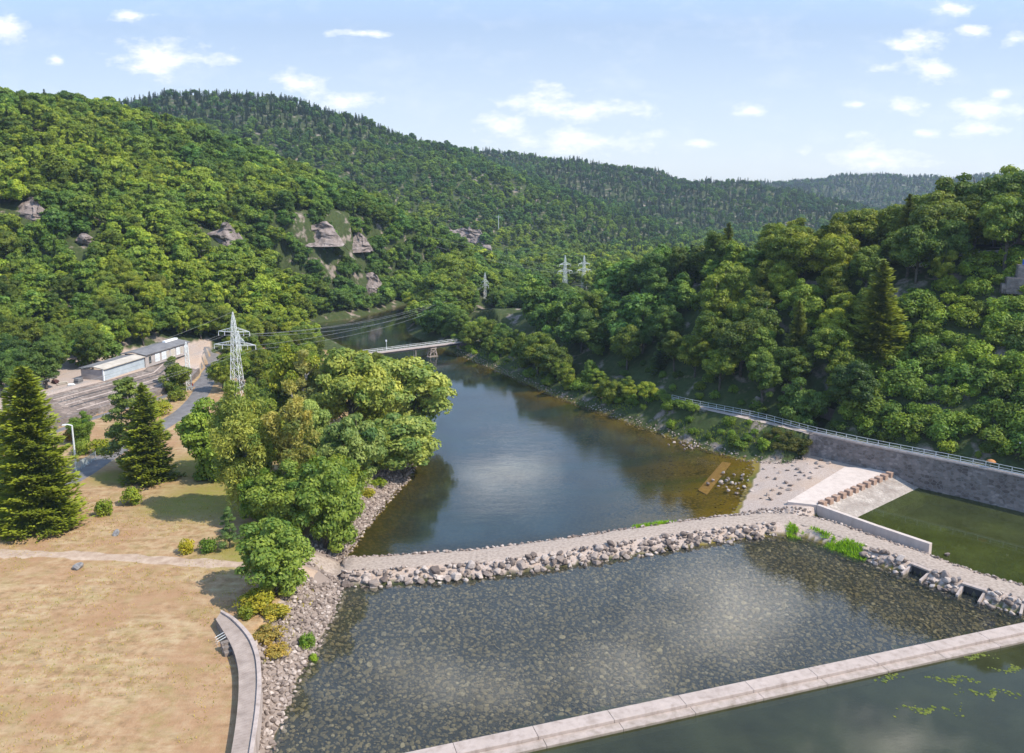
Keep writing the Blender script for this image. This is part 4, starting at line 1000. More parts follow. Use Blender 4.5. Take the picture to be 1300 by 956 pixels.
# strip of stones between guide wall and path
X, Y, h = cand(30, 75, 95, 150, .62, lambda X, Y, h, mk: (mk['dC'] > 1.7) & (mk['dC'] < 5.0) & (mk['sC'] > 0) & (mk['ds'] < 9) & (h > -.3))
P_.append(np.stack([X, Y, h], -1)); S_.append(rng.uniform(.2, .42, len(X)))
X, Y, h = cand(-50, 0, 60, 190, .46, lambda X, Y, h, mk: ~mk['plat'] & ~mk['ins'] & mk['kl'] & (mk['d'] < 5.3 + 1.2 * fbm(X / 4, Y / 4, 91, 2)) & (Y < 178) | (mk['ins'] & mk['kl'] & (mk['d'] < .7) & (Y < 178) & (mk['dC'] > 3)))
k = (seg_dist(X, Y, DIRT)[0] > 1.7) & (seg_dist(X, Y, CAUSEWAY)[0] > 2.4)
P_.append(np.stack([X, Y, h], -1)[k]); S_.append(rng.uniform(.2, .48, k.sum()))
# stone edge of the right bank
X, Y, h = cand(-20, 62, 135, 275, .7, lambda X, Y, h, mk: mk['kr'] & (mk['d'] < 1.3) & (h < 1.4))
P_.append(np.stack([X, Y, h], -1)); S_.append(rng.uniform(.16, .36, len(X)))
rock_field('riprap', np.concatenate(P_), np.concatenate(S_), M['rubble'])
# cobbles on the bed of the shallow pool
X, Y, h = cand(-45, 125, 56, 135, .66, lambda X, Y, h, mk: mk['ins'] & (mk['sC'] < 0) & (h < -.25) & ~lower_side(X, Y))
rock_field('cobbled_bed', np.stack([X, Y, h - .1], -1), rng.uniform(.30, .47, len(X)) * np.where(rng.random(len(X)) < .15, 1.3, 1), M['bed_stone'], .6, .1, tones=np.clip(rng.normal(.6, .2, len(X)), 0, 1))
X, Y, h = cand(-45, 125, 58, 135, .52, lambda X, Y, h, mk: mk['ins'] & (mk['sC'] < 0) & (h < -.2) & ~lower_side(X, Y))
rock_field('bed_pebbles', np.stack([X, Y, h + .02], -1), rng.uniform(.12, .26, len(X)), M['bed_stone'], .7, .1, tones=np.clip(rng.normal(.42, .2, len(X)), 0, 1))
X, Y, h = cand(15, 62, 110, 175, .75, lambda X, Y, h, mk: mk['ins'] & (mk['sC'] > 0) & (h < .05) & (h > -1.9) & (mk['ds'] > 8) & (mk['ds'] < 40))
k = rng.random(len(X)) < .75
rock_field('river_bed_stones', np.stack([X, Y, h - .08], -1)[k], rng.uniform(.2, .45, k.sum()), M['bed_stone'], .5, .25, tones=np.clip(rng.normal(.35, .2, k.sum()), 0, 1))
# loose stones on the gravel bar, rocks in the shallows
STN = [(1042, 588), (1052, 592), (1036, 592), (1025, 592), (1012, 598), (1017, 603), (1036, 598), (1022, 608), (1028, 611), (1014, 612), (1010, 606), (998, 614), (1004, 618), (993, 620), (986, 617), (1001, 624), (980, 622), (990, 628), (975, 628), (969, 592), (962, 612), (974, 604), (985, 608), (966, 631), (978, 634), (1030, 604), (1043, 596), (1050, 586), (1000, 598), (1007, 592), (990, 600), (955, 619), (984, 592)]
qs = [P(a, b, .9) for a, b in STN]
for q in qs: q[2] = gz(q[0], q[1]) - .05
boulders(qs, rng.uniform(.35, .8, len(qs)), 'dark stone lying on the dry gravel bar above the concrete apron', 'stones on the gravel bar', flat=.8)
STN = [(918, 601), (924, 608), (915, 613), (921, 611), (925, 610), (917, 615), (922, 619), (929, 614), (934, 615), (938, 614), (932, 603), (942, 609), (943, 604), (925, 624), (935, 627), (945, 619), (912, 618), (905, 610), (899, 615), (950, 611), (937, 621)]
qs = [P(a, b, .1) for a, b in STN]; boulders(qs, rng.uniform(.35, .62, len(qs)), 'pale rock breaking the shallow water beside the gravel bar', 'rocks in the shallows')
STN = [(868, 566), (873, 563), (877, 566), (880, 562), (884, 564), (887, 561), (878, 570), (872, 569), (882, 567), (890, 560), (856, 563), (849, 565), (864, 563), (869, 571), (892, 563), (934, 579), (886, 567), (875, 567)]
qs = [P(a, b, .1) for a, b in STN]; boulders(qs, rng.uniform(.3, .6, len(qs)), 'whitish rock in the dark water under the right bank', 'whitish rocks under the right bank')
for (a, b), sz, lab in [((100, 721), 1.0, 'grey boulder alone on the lawn just below the dirt path'), ((148, 679), .85, 'grey boulder alone on the lawn between the path and the conifers')]:
    q = P(a, b, 3.5); q[2] = gz(q[0], q[1]); boulders([q], [sz], lab, None); _m = ROCKS[3].copy(); _m.materials[0] = M['grey_rock']; COL.objects[-1].data = _m
for (a, b), sz, lab in [((1203, 705), .7, 'dark rock in the green basin water beside the causeway')]: boulders([P(a, b, 0)], [sz], lab, None)
# cliffs on the hillsides
def outcrop(q, w, hgt, seed, label):
    rg = np.random.default_rng(seed); nu, nv = 46, 26; V = []
    for j in range(nv):
        t = j / (nv - 1)
        for i in range(nu):
            s = i / (nu - 1) * 2 - 1
            a = np.array([q[0] + s * w * 1.0, q[1] - (1 - abs(s) ** 2) * 2.2 * (1 - t) + t * 5, 0])
            V.append([a[0], a[1], t])
    V = np.array(V); s = np.abs((V[:, 0] - q[0]) / w)
    prof = (1 - s ** 3) * (.9 + .45 * fbm(V[:, 0] / 9 + seed, V[:, 0] * 0 + seed, seed, 3))
    z = q[2] - 5 + (hgt + 6) * V[:, 2] * np.clip(prof, .05, 1)
    strata = fbm(V[:, 0] / 5 + z / 6, z / 2.2, seed, 4) * 2.2 + np.round(fbm(V[:, 0] / 9, z / 9, seed + 3, 2) * 4) * .9
    V = np.column_stack([V[:, 0] + fbm(z / 3, V[:, 0] / 3, seed + 5) * 1.2, V[:, 1] - strata, z])
    back = V[-nu:].copy(); back[:, 1] += 10; back[:, 2] -= 4; V = np.concatenate([V, back]); nv += 1
    ids = np.arange(nu * nv).reshape(nv, nu); f = np.stack([ids[:-1, :-1], ids[:-1, 1:], ids[1:, 1:], ids[1:, :-1]], -1).reshape(-1, 4)
    o = link(bpy.data.objects.new('rock_outcrop', mesh_np('rock_outcrop', V, f, M['cliff']))); tag(o, label, 'rock outcrop')
OL_ = ['pinkish bare rock outcrop near the left edge of the wooded hill', 'steep bare rock face in the middle of the left wooded hill', 'rock outcrop on the spur of the left hill, nearer of the two bare ledges there', 'low bare rock ledge continuing the spur outcrop towards the river',
       'long pale quarried ledge on the wooded hill behind the spur', 'small bare rock patch below the long pale ledge', 'reddish cliff at the river bend below the sunlit wood', 'small bare rock patch between the two left outcrops']
for i, ((q, rx, ry, hg, wd)) in enumerate(OUTW): outcrop(q, wd, hg, 40 + i, OL_[i])
for i, (a, b) in enumerate([(1000, 497), (1022, 520), (1052, 528), (1066, 505), (1098, 512), (1105, 492), (960, 512)]):
    q = at_px(a, b); o = link(bpy.data.objects.new('rock_outcrop', ROCKS[i])); o.location = q; o.scale = (2.2, 1.6, 3.0); o.rotation_euler = (.3, .2, i * 1.3)
    tag(o, 'bare grey crag showing through the scrub just above the walkway', 'rock outcrop', 'crags above the walkway')

# ------------------------------------------------------------------ weir, apron, guide wall
def two_pt(mb, a, b, w, z0, z1, off=0, mi=0, grow0=0, grow1=0):
    a, b = np.array(a[:2], float), np.array(b[:2], float); t = (b - a) / np.linalg.norm(b - a); r = np.array([t[1], -t[0]])
    a = a - t * grow0; b = b + t * grow1
    p = [a + r * (off - w / 2), a + r * (off + w / 2), b + r * (off + w / 2), b + r * (off - w / 2)]
    mb.prism(p, z0, z1, mi)
t = (W1 - W0)[:2]; Lw = np.linalg.norm(t); t = t / Lw; r = np.array([t[1], -t[0]])
if r[1] > 0: r = -r
weir = empty('weir_wall', (*W0[:2], 0), 0, 'low two stepped concrete weir wall crossing the pools beside the cobbled bed', 'weir')
def local(o, root):
    o.matrix_parent_inverse = Matrix.Translation(-Vector(root.location)); return o
s0 = -74.0; n = 0
while s0 < Lw + 60:
    mb = MB(); a = W0[:2] + t * s0; b = W0[:2] + t * (s0 + 8.36)
    two_pt(mb, a, b, 1.75, -1.2, .55, .85 * (1 if np.dot(np.array([t[1], -t[0]]), r) > 0 else -1))
    local(mb.build('upper_slab', M['concrete'], weir, bevel=.03), weir)
    mb = MB(); two_pt(mb, a + t * .5, b + t * .5, 1.15, -1.2, .2, 2.30 * (1 if np.dot(np.array([t[1], -t[0]]), r) > 0 else -1))
    local(mb.build('lower_ledge', M['concrete'], weir, bevel=.03), weir); s0 += 8.4
# guide wall: top follows GUIDE
gd = empty('guide_wall', (*GUIDE[1][:2], 0), 0, 'pale concrete guide wall running from the apron towards the gravel causeway', 'wall')
for i in range(3):
    a, b = GUIDE[i], GUIDE[i + 1]; d_ = (b - a)[:2]; d_ /= np.linalg.norm(d_); nr = np.array([d_[1], -d_[0]])
    nr = nr if nr[1] > 0 or nr[0] > 0 else -nr
    w_ = .75; p = [a[:2], b[:2] - d_ * (.012 if i < 2 else 0), b[:2] + nr * w_ - d_ * (.012 if i < 2 else 0), a[:2] + nr * w_]
    mb = MB(); mb.prism(p, -1.5, [a[2], b[2], b[2], a[2]]); local(mb.build('wall_segment', M['pale_concrete'], gd, bevel=.03), gd)
# apron
A0, A1_ = P(1037, 640.5, 1.72), P(1130, 600, 1.72); A2, A3 = P(1062, 597, 1.72), P(1000, 637, 1.72)
e_ = (A1_ - A0)[:2]; le = np.linalg.norm(e_); e_ /= le; dn = np.array([e_[1], -e_[0]]); dn = dn if dn[0] > 0 else -dn
ap = empty('spillway_apron', (*A0[:2], 0), 0, 'pale concrete spillway apron with a row of square blocks above its stone ramp', 'spillway')
mb = MB(); mb.prism([A0[:2], A1_[:2] + e_ * 3, A2[:2] + e_ * 3, A3[:2]], -1.0, 1.72); local(mb.build('deck', M['pale_concrete'], ap), ap)
rl = 7.2
mb = MB(); k0 = A0[:2] + e_ * -.2; k1 = A1_[:2] + e_ * 4
z_end = -.75
mb.prism([k0 + dn * .01, k0 + dn * rl, k1 + dn * rl, k1 + dn * .01], -2.5, [1.70, z_end, z_end, 1.70]); local(mb.build('ramp', M['ramp_paving'], ap), ap)
nbk = 12
for i in range(nbk):
    c = A0[:2] + e_ * (le * (i + .35) / nbk + .1) + dn * .55; mb = MB(); mb.box((c[0], c[1], 1.76), (le / nbk * .55, 1.1, 1.1), math.atan2(e_[1], e_[0]))
    local(mb.build('baffle_block', M['red_concrete'], ap, bevel=.04), ap)
# curved haunch where ramp meets the retaining wall
mb = MB(); c0 = k1 + e_ * -1.5; pl = [c0 + dn * .3] + [c0 + dn * (rl + 1.5) * math.sin(g) * 1.0 + e_ * (5 - 5 * math.cos(g)) * .9 + dn * .3 for g in np.linspace(0, 1.45, 8)][1:] + [k1 + e_ * 6 + dn * 8, k1 + e_ * 6]
mb.prism(pl, -2, .42); local(mb.build('haunch', M['ramp_paving'], ap), ap)
# submerged sill
q0, q1, q2, q3 = P(886, 622, -.12), P(897, 628, -.12), P(928, 588, -.12), P(917, 586, -.12)
mb = MB(); mb.prism([q0[:2], q1[:2], q2[:2], q3[:2]], -2.2, -.1); tag(mb.build('concrete_sill', M['red_concrete'], bevel=.03), 'submerged tan concrete sill showing through the shallow water by the gravel bar', 'sill')
# culverts through the causeway
for i, q in enumerate(CULV):
    x, y = np.array([q[0]]), np.array([q[1]]); d_, j, t_, s_ = seg_dist(x, y, CAUSEWAY); a, b = CAUSEWAY[j[0]], CAUSEWAY[j[0] + 1]
    tg = (b - a)[:2] / np.linalg.norm((b - a)[:2]); nr = np.array([tg[1], -tg[0]]); ctr = a[:2] + tg * t_[0] * np.linalg.norm((b - a)[:2])
    rt = empty('culvert', (*ctr, 0), 0, ['concrete culvert mouth under the causeway, first one after the grassy bend', 'concrete culvert mouth under the causeway between the other two culverts', 'concrete culvert mouth under the causeway, last one before the weir wall'][i], 'culvert')
    az = math.atan2(tg[1], tg[0])
    for sgn in (-1, 1):
        mb = MB(); c = ctr + tg * 1.35 * sgn; f0 = c + nr * 1.9; f1 = c + nr * 5.0
        mb.prism([f0 - tg * .15, f1 - tg * .15, f1 + tg * .15, f0 + tg * .15], -1, [1.25, .35, .35, 1.25]); local(mb.build('side_wall', M['concrete'], rt), rt)
    mb = MB(); c = ctr + nr * 2.6; mb.box((c[0], c[1], 1.16), (3.0, .7, .24), az); local(mb.build('lintel', M['concrete'], rt), rt)
    mb = MB(); c = ctr + nr * 2.55; mb.box((c[0], c[1], .15), (2.38, .3, 1.6), az); local(mb.build('mouth_shade', M['dark'], rt), rt)  # solid block painted dark for the shade inside the culvert
# small slab in the causeway edge
q = P(571, 730, .5); mb = MB(); mb.box((q[0], q[1], .2), (2.6, 1.1, .5), .12); tag(mb.build('concrete_slab', M['concrete'], bevel=.04), 'flat concrete slab set in the riprap of the causeway edge', 'slab')

# ------------------------------------------------------------------ retaining wall, railing, walkway lamps
rw = empty('retaining_wall', (*WALL_LINE[0][:2], 0), 0, 'tall weathered stone retaining wall below the railed walkway', 'wall')
dd = [np.array([q[0], q[1], 0]) for q in WALL_LINE]
dirw = (WALL_LINE[-1] - WALL_LINE[0])[:2]
sgn = 1 if np.dot(np.array([dirw[1], -dirw[0]]), _wn[:2]) > 0 else -1
mb = MB(); mb.sweep(dd, [(0, -3.5), (2.9 * sgn, -3.5), (2.9 * sgn, 6.02), (.55 * sgn, 6.02)]); local(mb.build('masonry', M['masonry'], rw), rw)
mb = MB(); mb.sweep(dd, [(.35 * sgn, 6.02), (1.3 * sgn, 6.02), (1.3 * sgn, 6.3), (.35 * sgn, 6.3)]); local(mb.build('coping', M['concrete'], rw, bevel=.03), rw)
a, b = WALL_LINE[0], WALL_LINE[0] + np.array([-5.0, 4.5, 0])
mb = MB(); 
pth = [WALL_LINE[0] * np.array([1, 1, 0]), WALL_LINE[0] * np.array([1, 1, 0]) + np.array([.7, 3.0, 0]), WALL_LINE[0] * np.array([1, 1, 0]) + np.array([3.5, 6.5, 0])]
for k_ in range(1):
    two_pt(mb, pth[k_], pth[k_ + 1], 1.2, -2, 5.98 - .1 * k_, 0)
local(mb.build('end_return', M['masonry'], rw), rw)
rail_line = [q + _wn * .75 for q in WALL_LINE[::-1]] + [P(960, 531.5, 6), P(880, 515.5, 6), P(850, 508, 6)]
rail_line = smooth_line(rail_line, 6)
seg = np.cumsum([0] + [np.linalg.norm((b - a)[:2]) for a, b in zip(rail_line[:-1], rail_line[1:])])
def along(s):
    i = min(np.searchsorted(seg, s, side='right') - 1, len(seg) - 2); f = (s - seg[i]) / (seg[i + 1] - seg[i]); return rail_line[i] + (rail_line[i + 1] - rail_line[i]) * f
gr_ = empty('walkway_railing', tuple(rail_line[0]), 0, 'long pale metal railing edging the walkway on top of the retaining wall', 'railing')
zt = 6.3
def rz(q): return np.array([q[0], q[1], max(6.3, gz(q[0], q[1]))])
RP = [rz(along(s)) for s in np.arange(0, seg[-1], 2.05)]
for zz in (1.15, .62):
    mb = MB(); mb.tube([q + np.array([0, 0, zz]) for q in RP], .045, 5); local(mb.build('rail', M['steel'], gr_), gr_)
mb = MB(); mb.sweep([q + np.array([0, 0, .08]) for q in RP], [(-.05, 0), (.05, 0), (.05, .22), (-.05, .22)]); local(mb.build('kick_board', M['steel'], gr_), gr_)
for q in RP[:99]:
    mb = MB(); mb.box((q[0], q[1], q[2] + .52), (.09, .09, 1.3)); local(mb.build('post', M['steel'], gr_), gr_)
def lamp(base, H, label, arm=None, mat='dark', r=.07):
    rt = empty('street_lamp', tuple(base), 0, label, 'lamp')
    mb = MB(); mb.tube([(0, 0, -.3), (0, 0, H)], [r, r * .7], 8); mb.tube([(0, 0, -.3), (0, 0, .5)], r * 1.6, 8); mb.build('pole', M[mat], rt)
    if arm:
        mb = MB(); mb.tube([(0, 0, H - .05), (arm[0] * .5, arm[1] * .5, H + .2), (arm[0], arm[1], H + .22)], r * .6, 6); mb.build('arm', M[mat], rt)
        mb = MB(); mb.box((arm[0], arm[1], H + .18), (.75, .32, .2), math.atan2(arm[1], arm[0]), taper=.7); mb.build('lamp_head', M['white_steel'], rt)
    else:
        mb = MB(); mb.tube([(0, 0, H), (0, 0, H + .12), (0, 0, H + .34), (0, 0, H + .44)], [.1, .24, .24, .04], 10); mb.build('lamp_head', M['white'], rt)
    return rt
q = P(1287, 596, 6.1); lamp(q + np.array([1.5, 1.2, 0]), 4.4, 'dark lamp post with a round white head beside the walkway railing, near the parasol')
q = P(1068, 551, 6.1); lamp(q + np.array([2.0, 2.0, 0]), 4.2, 'thin dark lamp post beside the walkway where the masonry wall begins')
# orange parasol at the railing
q = P(1253, 597, 6.1) + np.array([1.2, 1.0, 0]); rt = empty('parasol', tuple(q), 0, 'small orange parasol standing behind the walkway railing', 'parasol')
mb = MB(); mb.tube([(0, 0, 0), (0, 0, 1.66)], .03, 6); mb.build('pole', M['steel'], rt)
mb = MB(); mb.tube([(0, 0, 1.25), (0, 0, 1.3), (0, 0, 1.5), (0, 0, 1.66), (0, 0, 1.7)], [.78, .8, .58, .25, .03], 12); mb.build('canopy', M['orange'], rt, True)
# grass on the causeway bend
X, Y, h = cand(36, 62, 105, 140, .16, lambda X, Y, h, mk: (mk['dC'] > 2.5) & (mk['dC'] < 5.6) & (mk['sC'] < 0) & (h > -.35))
px, py, dp = proj(X, Y, h); k = (px > 1000) & (px < 1096) & (rng.random(len(px)) < .8 * (fbm(X / 2, Y / 2, 61, 2) > -.15)); X, Y, h = X[k], Y[k], h[k]
X2, Y2, h2 = cand(20, 40, 115, 145, .2, lambda X, Y, h, mk: (mk['dC'] > 2.4) & (mk['dC'] < 3.9) & (mk['sC'] > 0) & (mk['ds'] > 12) & (mk['ds'] < 25)); 
X, Y, h = np.concatenate([X, X2]), np.concatenate([Y, Y2]), np.concatenate([h, h2])
def tufts(name, X, Y, h, H, mat, tint, per=5):
    n = len(X); C = np.repeat(np.stack([X, Y, h], -1), per, 0) + rng.normal(size=(n * per, 3)) * np.array([.14, .14, 0]); D = rng.normal(size=(n * per, 3)) * .45 + np.array([0, 0, 1]); hh_ = H * rng.uniform(.5, 1.2, n * per)
    D /= np.linalg.norm(D, axis=1)[:, None]; Nn = rng.normal(size=(n * per, 3)); Nn[:, 2] *= .2
    V = dir_quads(C + D * hh_[:, None] * .9, D, Nn, hh_, hh_ * .2)
    o = link(bpy.data.objects.new(name, crown_mesh(name, V, np.clip(rng.normal(.5, .25, n * per), 0, 1), mat))); o.color = (*tint, 1); return tag(o, kind='stuff')
tufts('bank_grass', X, Y, h, .38, M['leaf'], (1.5, 1.9, .7), 4)
X, Y, h = cand(-90, -15, 64, 130, .55, lambda X, Y, h, mk: mk['lawn'] & (mk['d'] > 6))
k = rng.random(len(X)) < .5 * (fbm(X / 7, Y / 7, 63, 3) > -.1); 
tufts('dry_grass', X[k], Y[k], h[k], .15, M['leaf'], (2.6, 1.6, 2.4), 4)
X, Y, h = cand(-48, -8, 62, 180, .5, lambda X, Y, h, mk: ~mk['plat'] & ~mk['ins'] & mk['kl'] & (mk['d'] > 2.5) & (mk['d'] < 6.5))
k = (rng.random(len(X)) < .5) & (fbm(X / 3.5, Y / 3.5, 67, 3) > .08) & (seg_dist(X, Y, DIRT)[0] > 2)
tufts('bank_weeds', X[k], Y[k], h[k], .22, M['leaf'], (2.6, 1.7, 1.0), 4)
X, Y, h = cand(-20, 66, 130, 280, .5, lambda X, Y, h, mk: ~mk['ins'] & mk['kr'] & (mk['out'] < -1.2) & (mk['d'] > 1.6))
k = (rng.random(len(X)) < .6) & (fbm(X / 5, Y / 5, 68, 3) > -.05)
tufts('right_bank_weeds', X[k], Y[k], h[k], .34, M['leaf'], (1.1, 1.1, .8), 4)
# floating weed on the lower pool
C = []
for (a, b, n_, sx_) in [(1240, 832, 55, 22), (1285, 850, 40, 20), (1170, 838, 30, 14), (1210, 862, 60, 30), (1130, 862, 25, 20), (1260, 880, 60, 40), (1180, 900, 60, 40)]:
    q = P(a, b, -.08); ph = rng.normal(size=(n_, 2)) * np.array([sx_ * .045, .35]); ph[:, 1] += .5 * np.sin(ph[:, 0] * 1.7); C += [q + np.array([u_, v_, 0]) for u_, v_ in ph]
C = np.array(C); Nn = np.tile([0, 0, 1.0], (len(C), 1)) + rng.normal(size=(len(C), 3)) * .08
s = rng.uniform(.1, .3, len(C)); o = link(bpy.data.objects.new('floating_weed', crown_mesh('floating_weed', leaf_quads(C, Nn, s, s * .7, rng), np.clip(rng.normal(.6, .2, len(C)), 0, 1), M['leaf']))); o.color = (.85, .8, .9, 1); tag(o, kind='stuff')

# ------------------------------------------------------------------ curved platform with steps
OUTER = [P(*q, 4.6) for q in [(281, 776), (297, 785), (312, 799), (322, 812.5), (329, 831), (331.5, 850), (332, 870), (330, 900), (326, 930), (320, 970)]]
INNER = [P(*q, 4.6) for q in [(274, 786), (281, 797), (290, 812), (297, 827), (302, 847), (303, 866), (302.5, 885), (300, 912), (296, 940), (290, 975)]]
OUTER = smooth_line(OUTER, 3); INNER = smooth_line(INNER, 3)
cp = empty('curved_platform', tuple(OUTER[0]), 0, 'curved raised timber decked platform with stone coping at the lawn edge', 'platform')
def ribbon(name, A, B, z0, z1, mat, bev=0):
    mb = MB()
    for i in range(len(A) - 1): pass
    n_ = len(A); vs = []
    for a_, b_ in zip(A, B): vs += [(a_[0], a_[1], z0), (a_[0], a_[1], z1), (b_[0], b_[1], z1), (b_[0], b_[1], z0)]
    fs = []
    for i in range(n_ - 1):
        for k in range(4): fs.append((i * 4 + k, i * 4 + (k + 1) % 4, i * 4 + 4 + (k + 1) % 4, i * 4 + 4 + k))
    fs += [(0, 1, 2, 3), tuple((n_ - 1) * 4 + k for k in (3, 2, 1, 0))]
    mb.add(vs, fs); return local(mb.build(name, mat, cp, bevel=bev), cp)
lerp = lambda A, B, t: [a + (b - a) * t for a, b in zip(A, B)]
ribbon('coping', OUTER, lerp(OUTER, INNER, .2), 2.4, 4.82, M['concrete'], .03)
# boards of the deck
bd_ = MB(); A_, B_ = lerp(OUTER, INNER, .21), INNER
def dense(Lp, n_): 
    c = np.cumsum([0] + [np.linalg.norm(b - a) for a, b in zip(Lp[:-1], Lp[1:])]); return [np.array([np.interp(s, c, [q[k] for q in Lp]) for k in range(3)]) for s in np.linspace(0, c[-1], n_)]
A_, B_ = dense(A_, 67), dense(B_, 67)
for i in range(66):
    a0, a1, b0, b1 = A_[i], A_[i] + (A_[i + 1] - A_[i]) * .95, B_[i], B_[i] + (B_[i + 1] - B_[i]) * .95
    bd_.prism([a0, a1, b1, b0], 4.48, 4.58)
local(bd_.build('deck', M['timber'], cp), cp)
ribbon('side_wall', lerp(OUTER, INNER, .9), lerp(OUTER, INNER, .985), 2.4, 4.47, M['masonry'])
sa, sb = P(272.5, 799, 3.6), P(283, 815, 3.6)
tg = (B_[12] - B_[5])[:2]; tg /= np.linalg.norm(tg); nr = np.array([-tg[1], tg[0]]); nr = nr if nr[0] < 0 else -nr
c0 = B_[11][:2]
for i in range(3):
    mb = MB(); c = c0 + nr * (.42 + .0) + tg * (.9 + .6 * i); mb.box((c[0], c[1], 3.5 + (.65 - .28 * i) / 1), (.58, .9, .26 + .5), math.atan2(tg[1], tg[0])); local(mb.build('step', M['paving'], cp, bevel=.03), cp)
mb = MB()
for i in range(3):
    c = c0 - tg * (.1 + .55 * i); mb.tube([(c[0], c[1], 4.5), (c[0] + nr[0] * 1.0, c[1] + nr[1] * 1.0, 4.2), (c[0] + nr[0] * 1.0, c[1] + nr[1] * 1.0, 3.4)], .035, 5)
local(mb.build('handrail', M['white_steel'], cp), cp)

# ------------------------------------------------------------------ footbridge
B0, B1 = P(462, 449.5, 3.8), P(590, 433.5, 3.8); bv = B1 - B0; bl = np.linalg.norm(bv); az = math.atan2(bv[1], bv[0])
br = empty('footbridge', tuple(B0), az, 'narrow footbridge on slender supports crossing the river behind the grove', 'bridge')
mb = MB(); mb.box((bl / 2, 0, -.12), (bl, 2.2, .2)); mb.build('deck', M['concrete'], br)
for s_ in (-1, 1):
    mb = MB(); mb.box((bl / 2, s_ * .75, -.5), (bl, .18, .55)); mb.build('girder', M['dark'], br)
    mb = MB()
    for zz in (.55, 1.1): mb.tube([(0, s_ * 1.05, zz), (bl, s_ * 1.05, zz)], .035, 5)
    for k in range(int(bl / 1.8) + 1): mb.tube([(k * 1.8, s_ * 1.05, 0), (k * 1.8, s_ * 1.05, 1.1)], .03, 4)
    mb.build('railing', M['steel'], br)
for xx, leg in ((P(530, 450, 0)[0], 0), (P(550, 450, 0)[0], 1)):
    f_ = (xx - B0[0]) / bv[0] * bl
    if leg == 0: mb = MB(); mb.tube([(f_, .7, -5.5), (f_, .7, -.7)], .14, 8); mb.tube([(f_, -.7, -5.5), (f_, -.7, -.7)], .14, 8); mb.build('pier', M['concrete'], br)
    else:
        mb = MB()
        for dx in (-1.3, 1.3):
            for sy in (-.8, .8): mb.tube([(f_ + dx * 1.3, sy * 1.2, -5.5), (f_ + dx * .6, sy, -.75)], .16, 8)
        for sy in (-.9, .9): mb.tube([(f_ - 1.5, sy, -2.9), (f_ + 1.2, sy, -1.0)], .09, 6); mb.tube([(f_ + 1.5, sy, -2.9), (f_ - 1.2, sy, -1.0)], .09, 6)
        mb.box((f_, 0, -.85), (2.4, 2.2, .2)); mb.box((f_, 0, -4.0), (3.6, 2.4, .5)); mb.build('trestle', M['concrete'], br)
mb = MB(); mb.box((bl - 1.2, 0, -1.7), (2.4, 2.8, 3.2)); mb.build('abutment', M['masonry'], br)
q = P(490, 445, 3.8); rt = empty('marker_post', tuple(q + np.array([0, 1.2, 0])), 0, 'thin post with a white top plate standing at the footbridge', 'post')
mb = MB(); mb.tube([(0, 0, -.5), (0, 0, 3.2)], .07, 6); mb.build('post', M['white_steel'], rt); mb = MB(); mb.box((0, -.05, 3.1), (.5, .08, .6)); mb.build('plate', M['white'], rt)

# ------------------------------------------------------------------ shed, yard, low wall
bA, bB = P(132, 482.6, 8.0), P(238.5, 448, 8.0); bv = bB - bA; bl = np.linalg.norm(bv[:2]); az = math.atan2(bv[1], bv[0])
sh = empty('storage_shed', tuple(bA), az, 'long low shed with a blue grey front half and white windowed far half', 'shed')
gA = gz(*bA[:2]); L1 = bl * .45
lf = 6.5      # depth to the left (+y local)
mb = MB(); mb.box((L1 / 2, .12, 1.2), (L1, .24, 2.8)); mb.build('front_wall', M['blue_wall'], sh)
mb = MB(); mb.box((-.01, lf / 2, 1.05), (.22, lf - .3, 3.1)); mb.build('end_wall', M['grey_wall'], sh)
mb = MB(); mb.box((-.02, -.02, 1.25), (.3, .3, 2.9)); mb.build('corner_post', M['white'], sh)
def slope_roof(name, x0, x1, y0, y1, za, zb, th, mat):
    mb = MB(); vs = [(x0, y0, za), (x1, y0, za), (x1, y1, zb), (x0, y1, zb)]; mb.add([(a, b, c - th) for a, b, c in vs] + vs, [(3, 2, 1, 0), (4, 5, 6, 7), (0, 1, 5, 4), (1, 2, 6, 5), (2, 3, 7, 6), (3, 0, 4, 7)]); return mb.build(name, mat, sh)
slope_roof('roof', -.4, L1 - .05, -.5, 2.6, 2.95, 3.5, .22, M['pale_roof']); slope_roof('roof', -.5, L1 - .05, 2.62, lf + .4, 3.5, 3.0, .2, M['roof'])
L2 = bl - L1
wl = MB(); wl.box((L1 + L2 / 2, -.1, 1.45), (L2, .24, 3.4)); fw = wl.build('front_wall', M['grey_wall'], sh)
mb = MB(); mb.box((L1 - .0, lf / 2 - .3, 1.6), (.24, lf - .6, 3.7)); mb.build('end_wall', M['red_wall'], sh)
for i, (f0, wd, kind) in enumerate([(.07, 1.1, 0), (.21, 2.1, 1), (.36, 2.0, 1), (.47, 1.2, 2), (.57, 1.9, 2), (.70, 1.7, 1), (.80, 1.1, 2), (.90, 1.1, 1)]):
    x_ = L1 + L2 * f0 + wd / 2; mb = MB(); mb.box((x_, -.26, 1.6), (wd, .1, 2.3)); wf = mb.build('window', M['white'] if kind else M['pale_roof'], sh)
    mb = MB(); mb.box((x_ - wd * .23, -.33, 1.6), (wd * .40, .04, 2.0)); mb.box((x_ + wd * .23, -.33, 1.6), (wd * .40, .04, 2.0)); mb.build('pane', M['pale_glass'] if kind == 1 else M['glass'] if kind == 0 else M['pale_roof'], wf)
slope_roof('roof', L1 - .35, bl + .6, -.7, 3.4, 3.35, 4.1, .24, M['roof']); slope_roof('roof', L1 - .35, bl + .6, 3.42, lf + .6, 4.1, 3.5, .24, M['roof'])
mb = MB(); mb.box((bl - 3.0, 3.6, 4.25), (6, 1.1, .5)); mb.build('roof_vent', M['white'], sh)
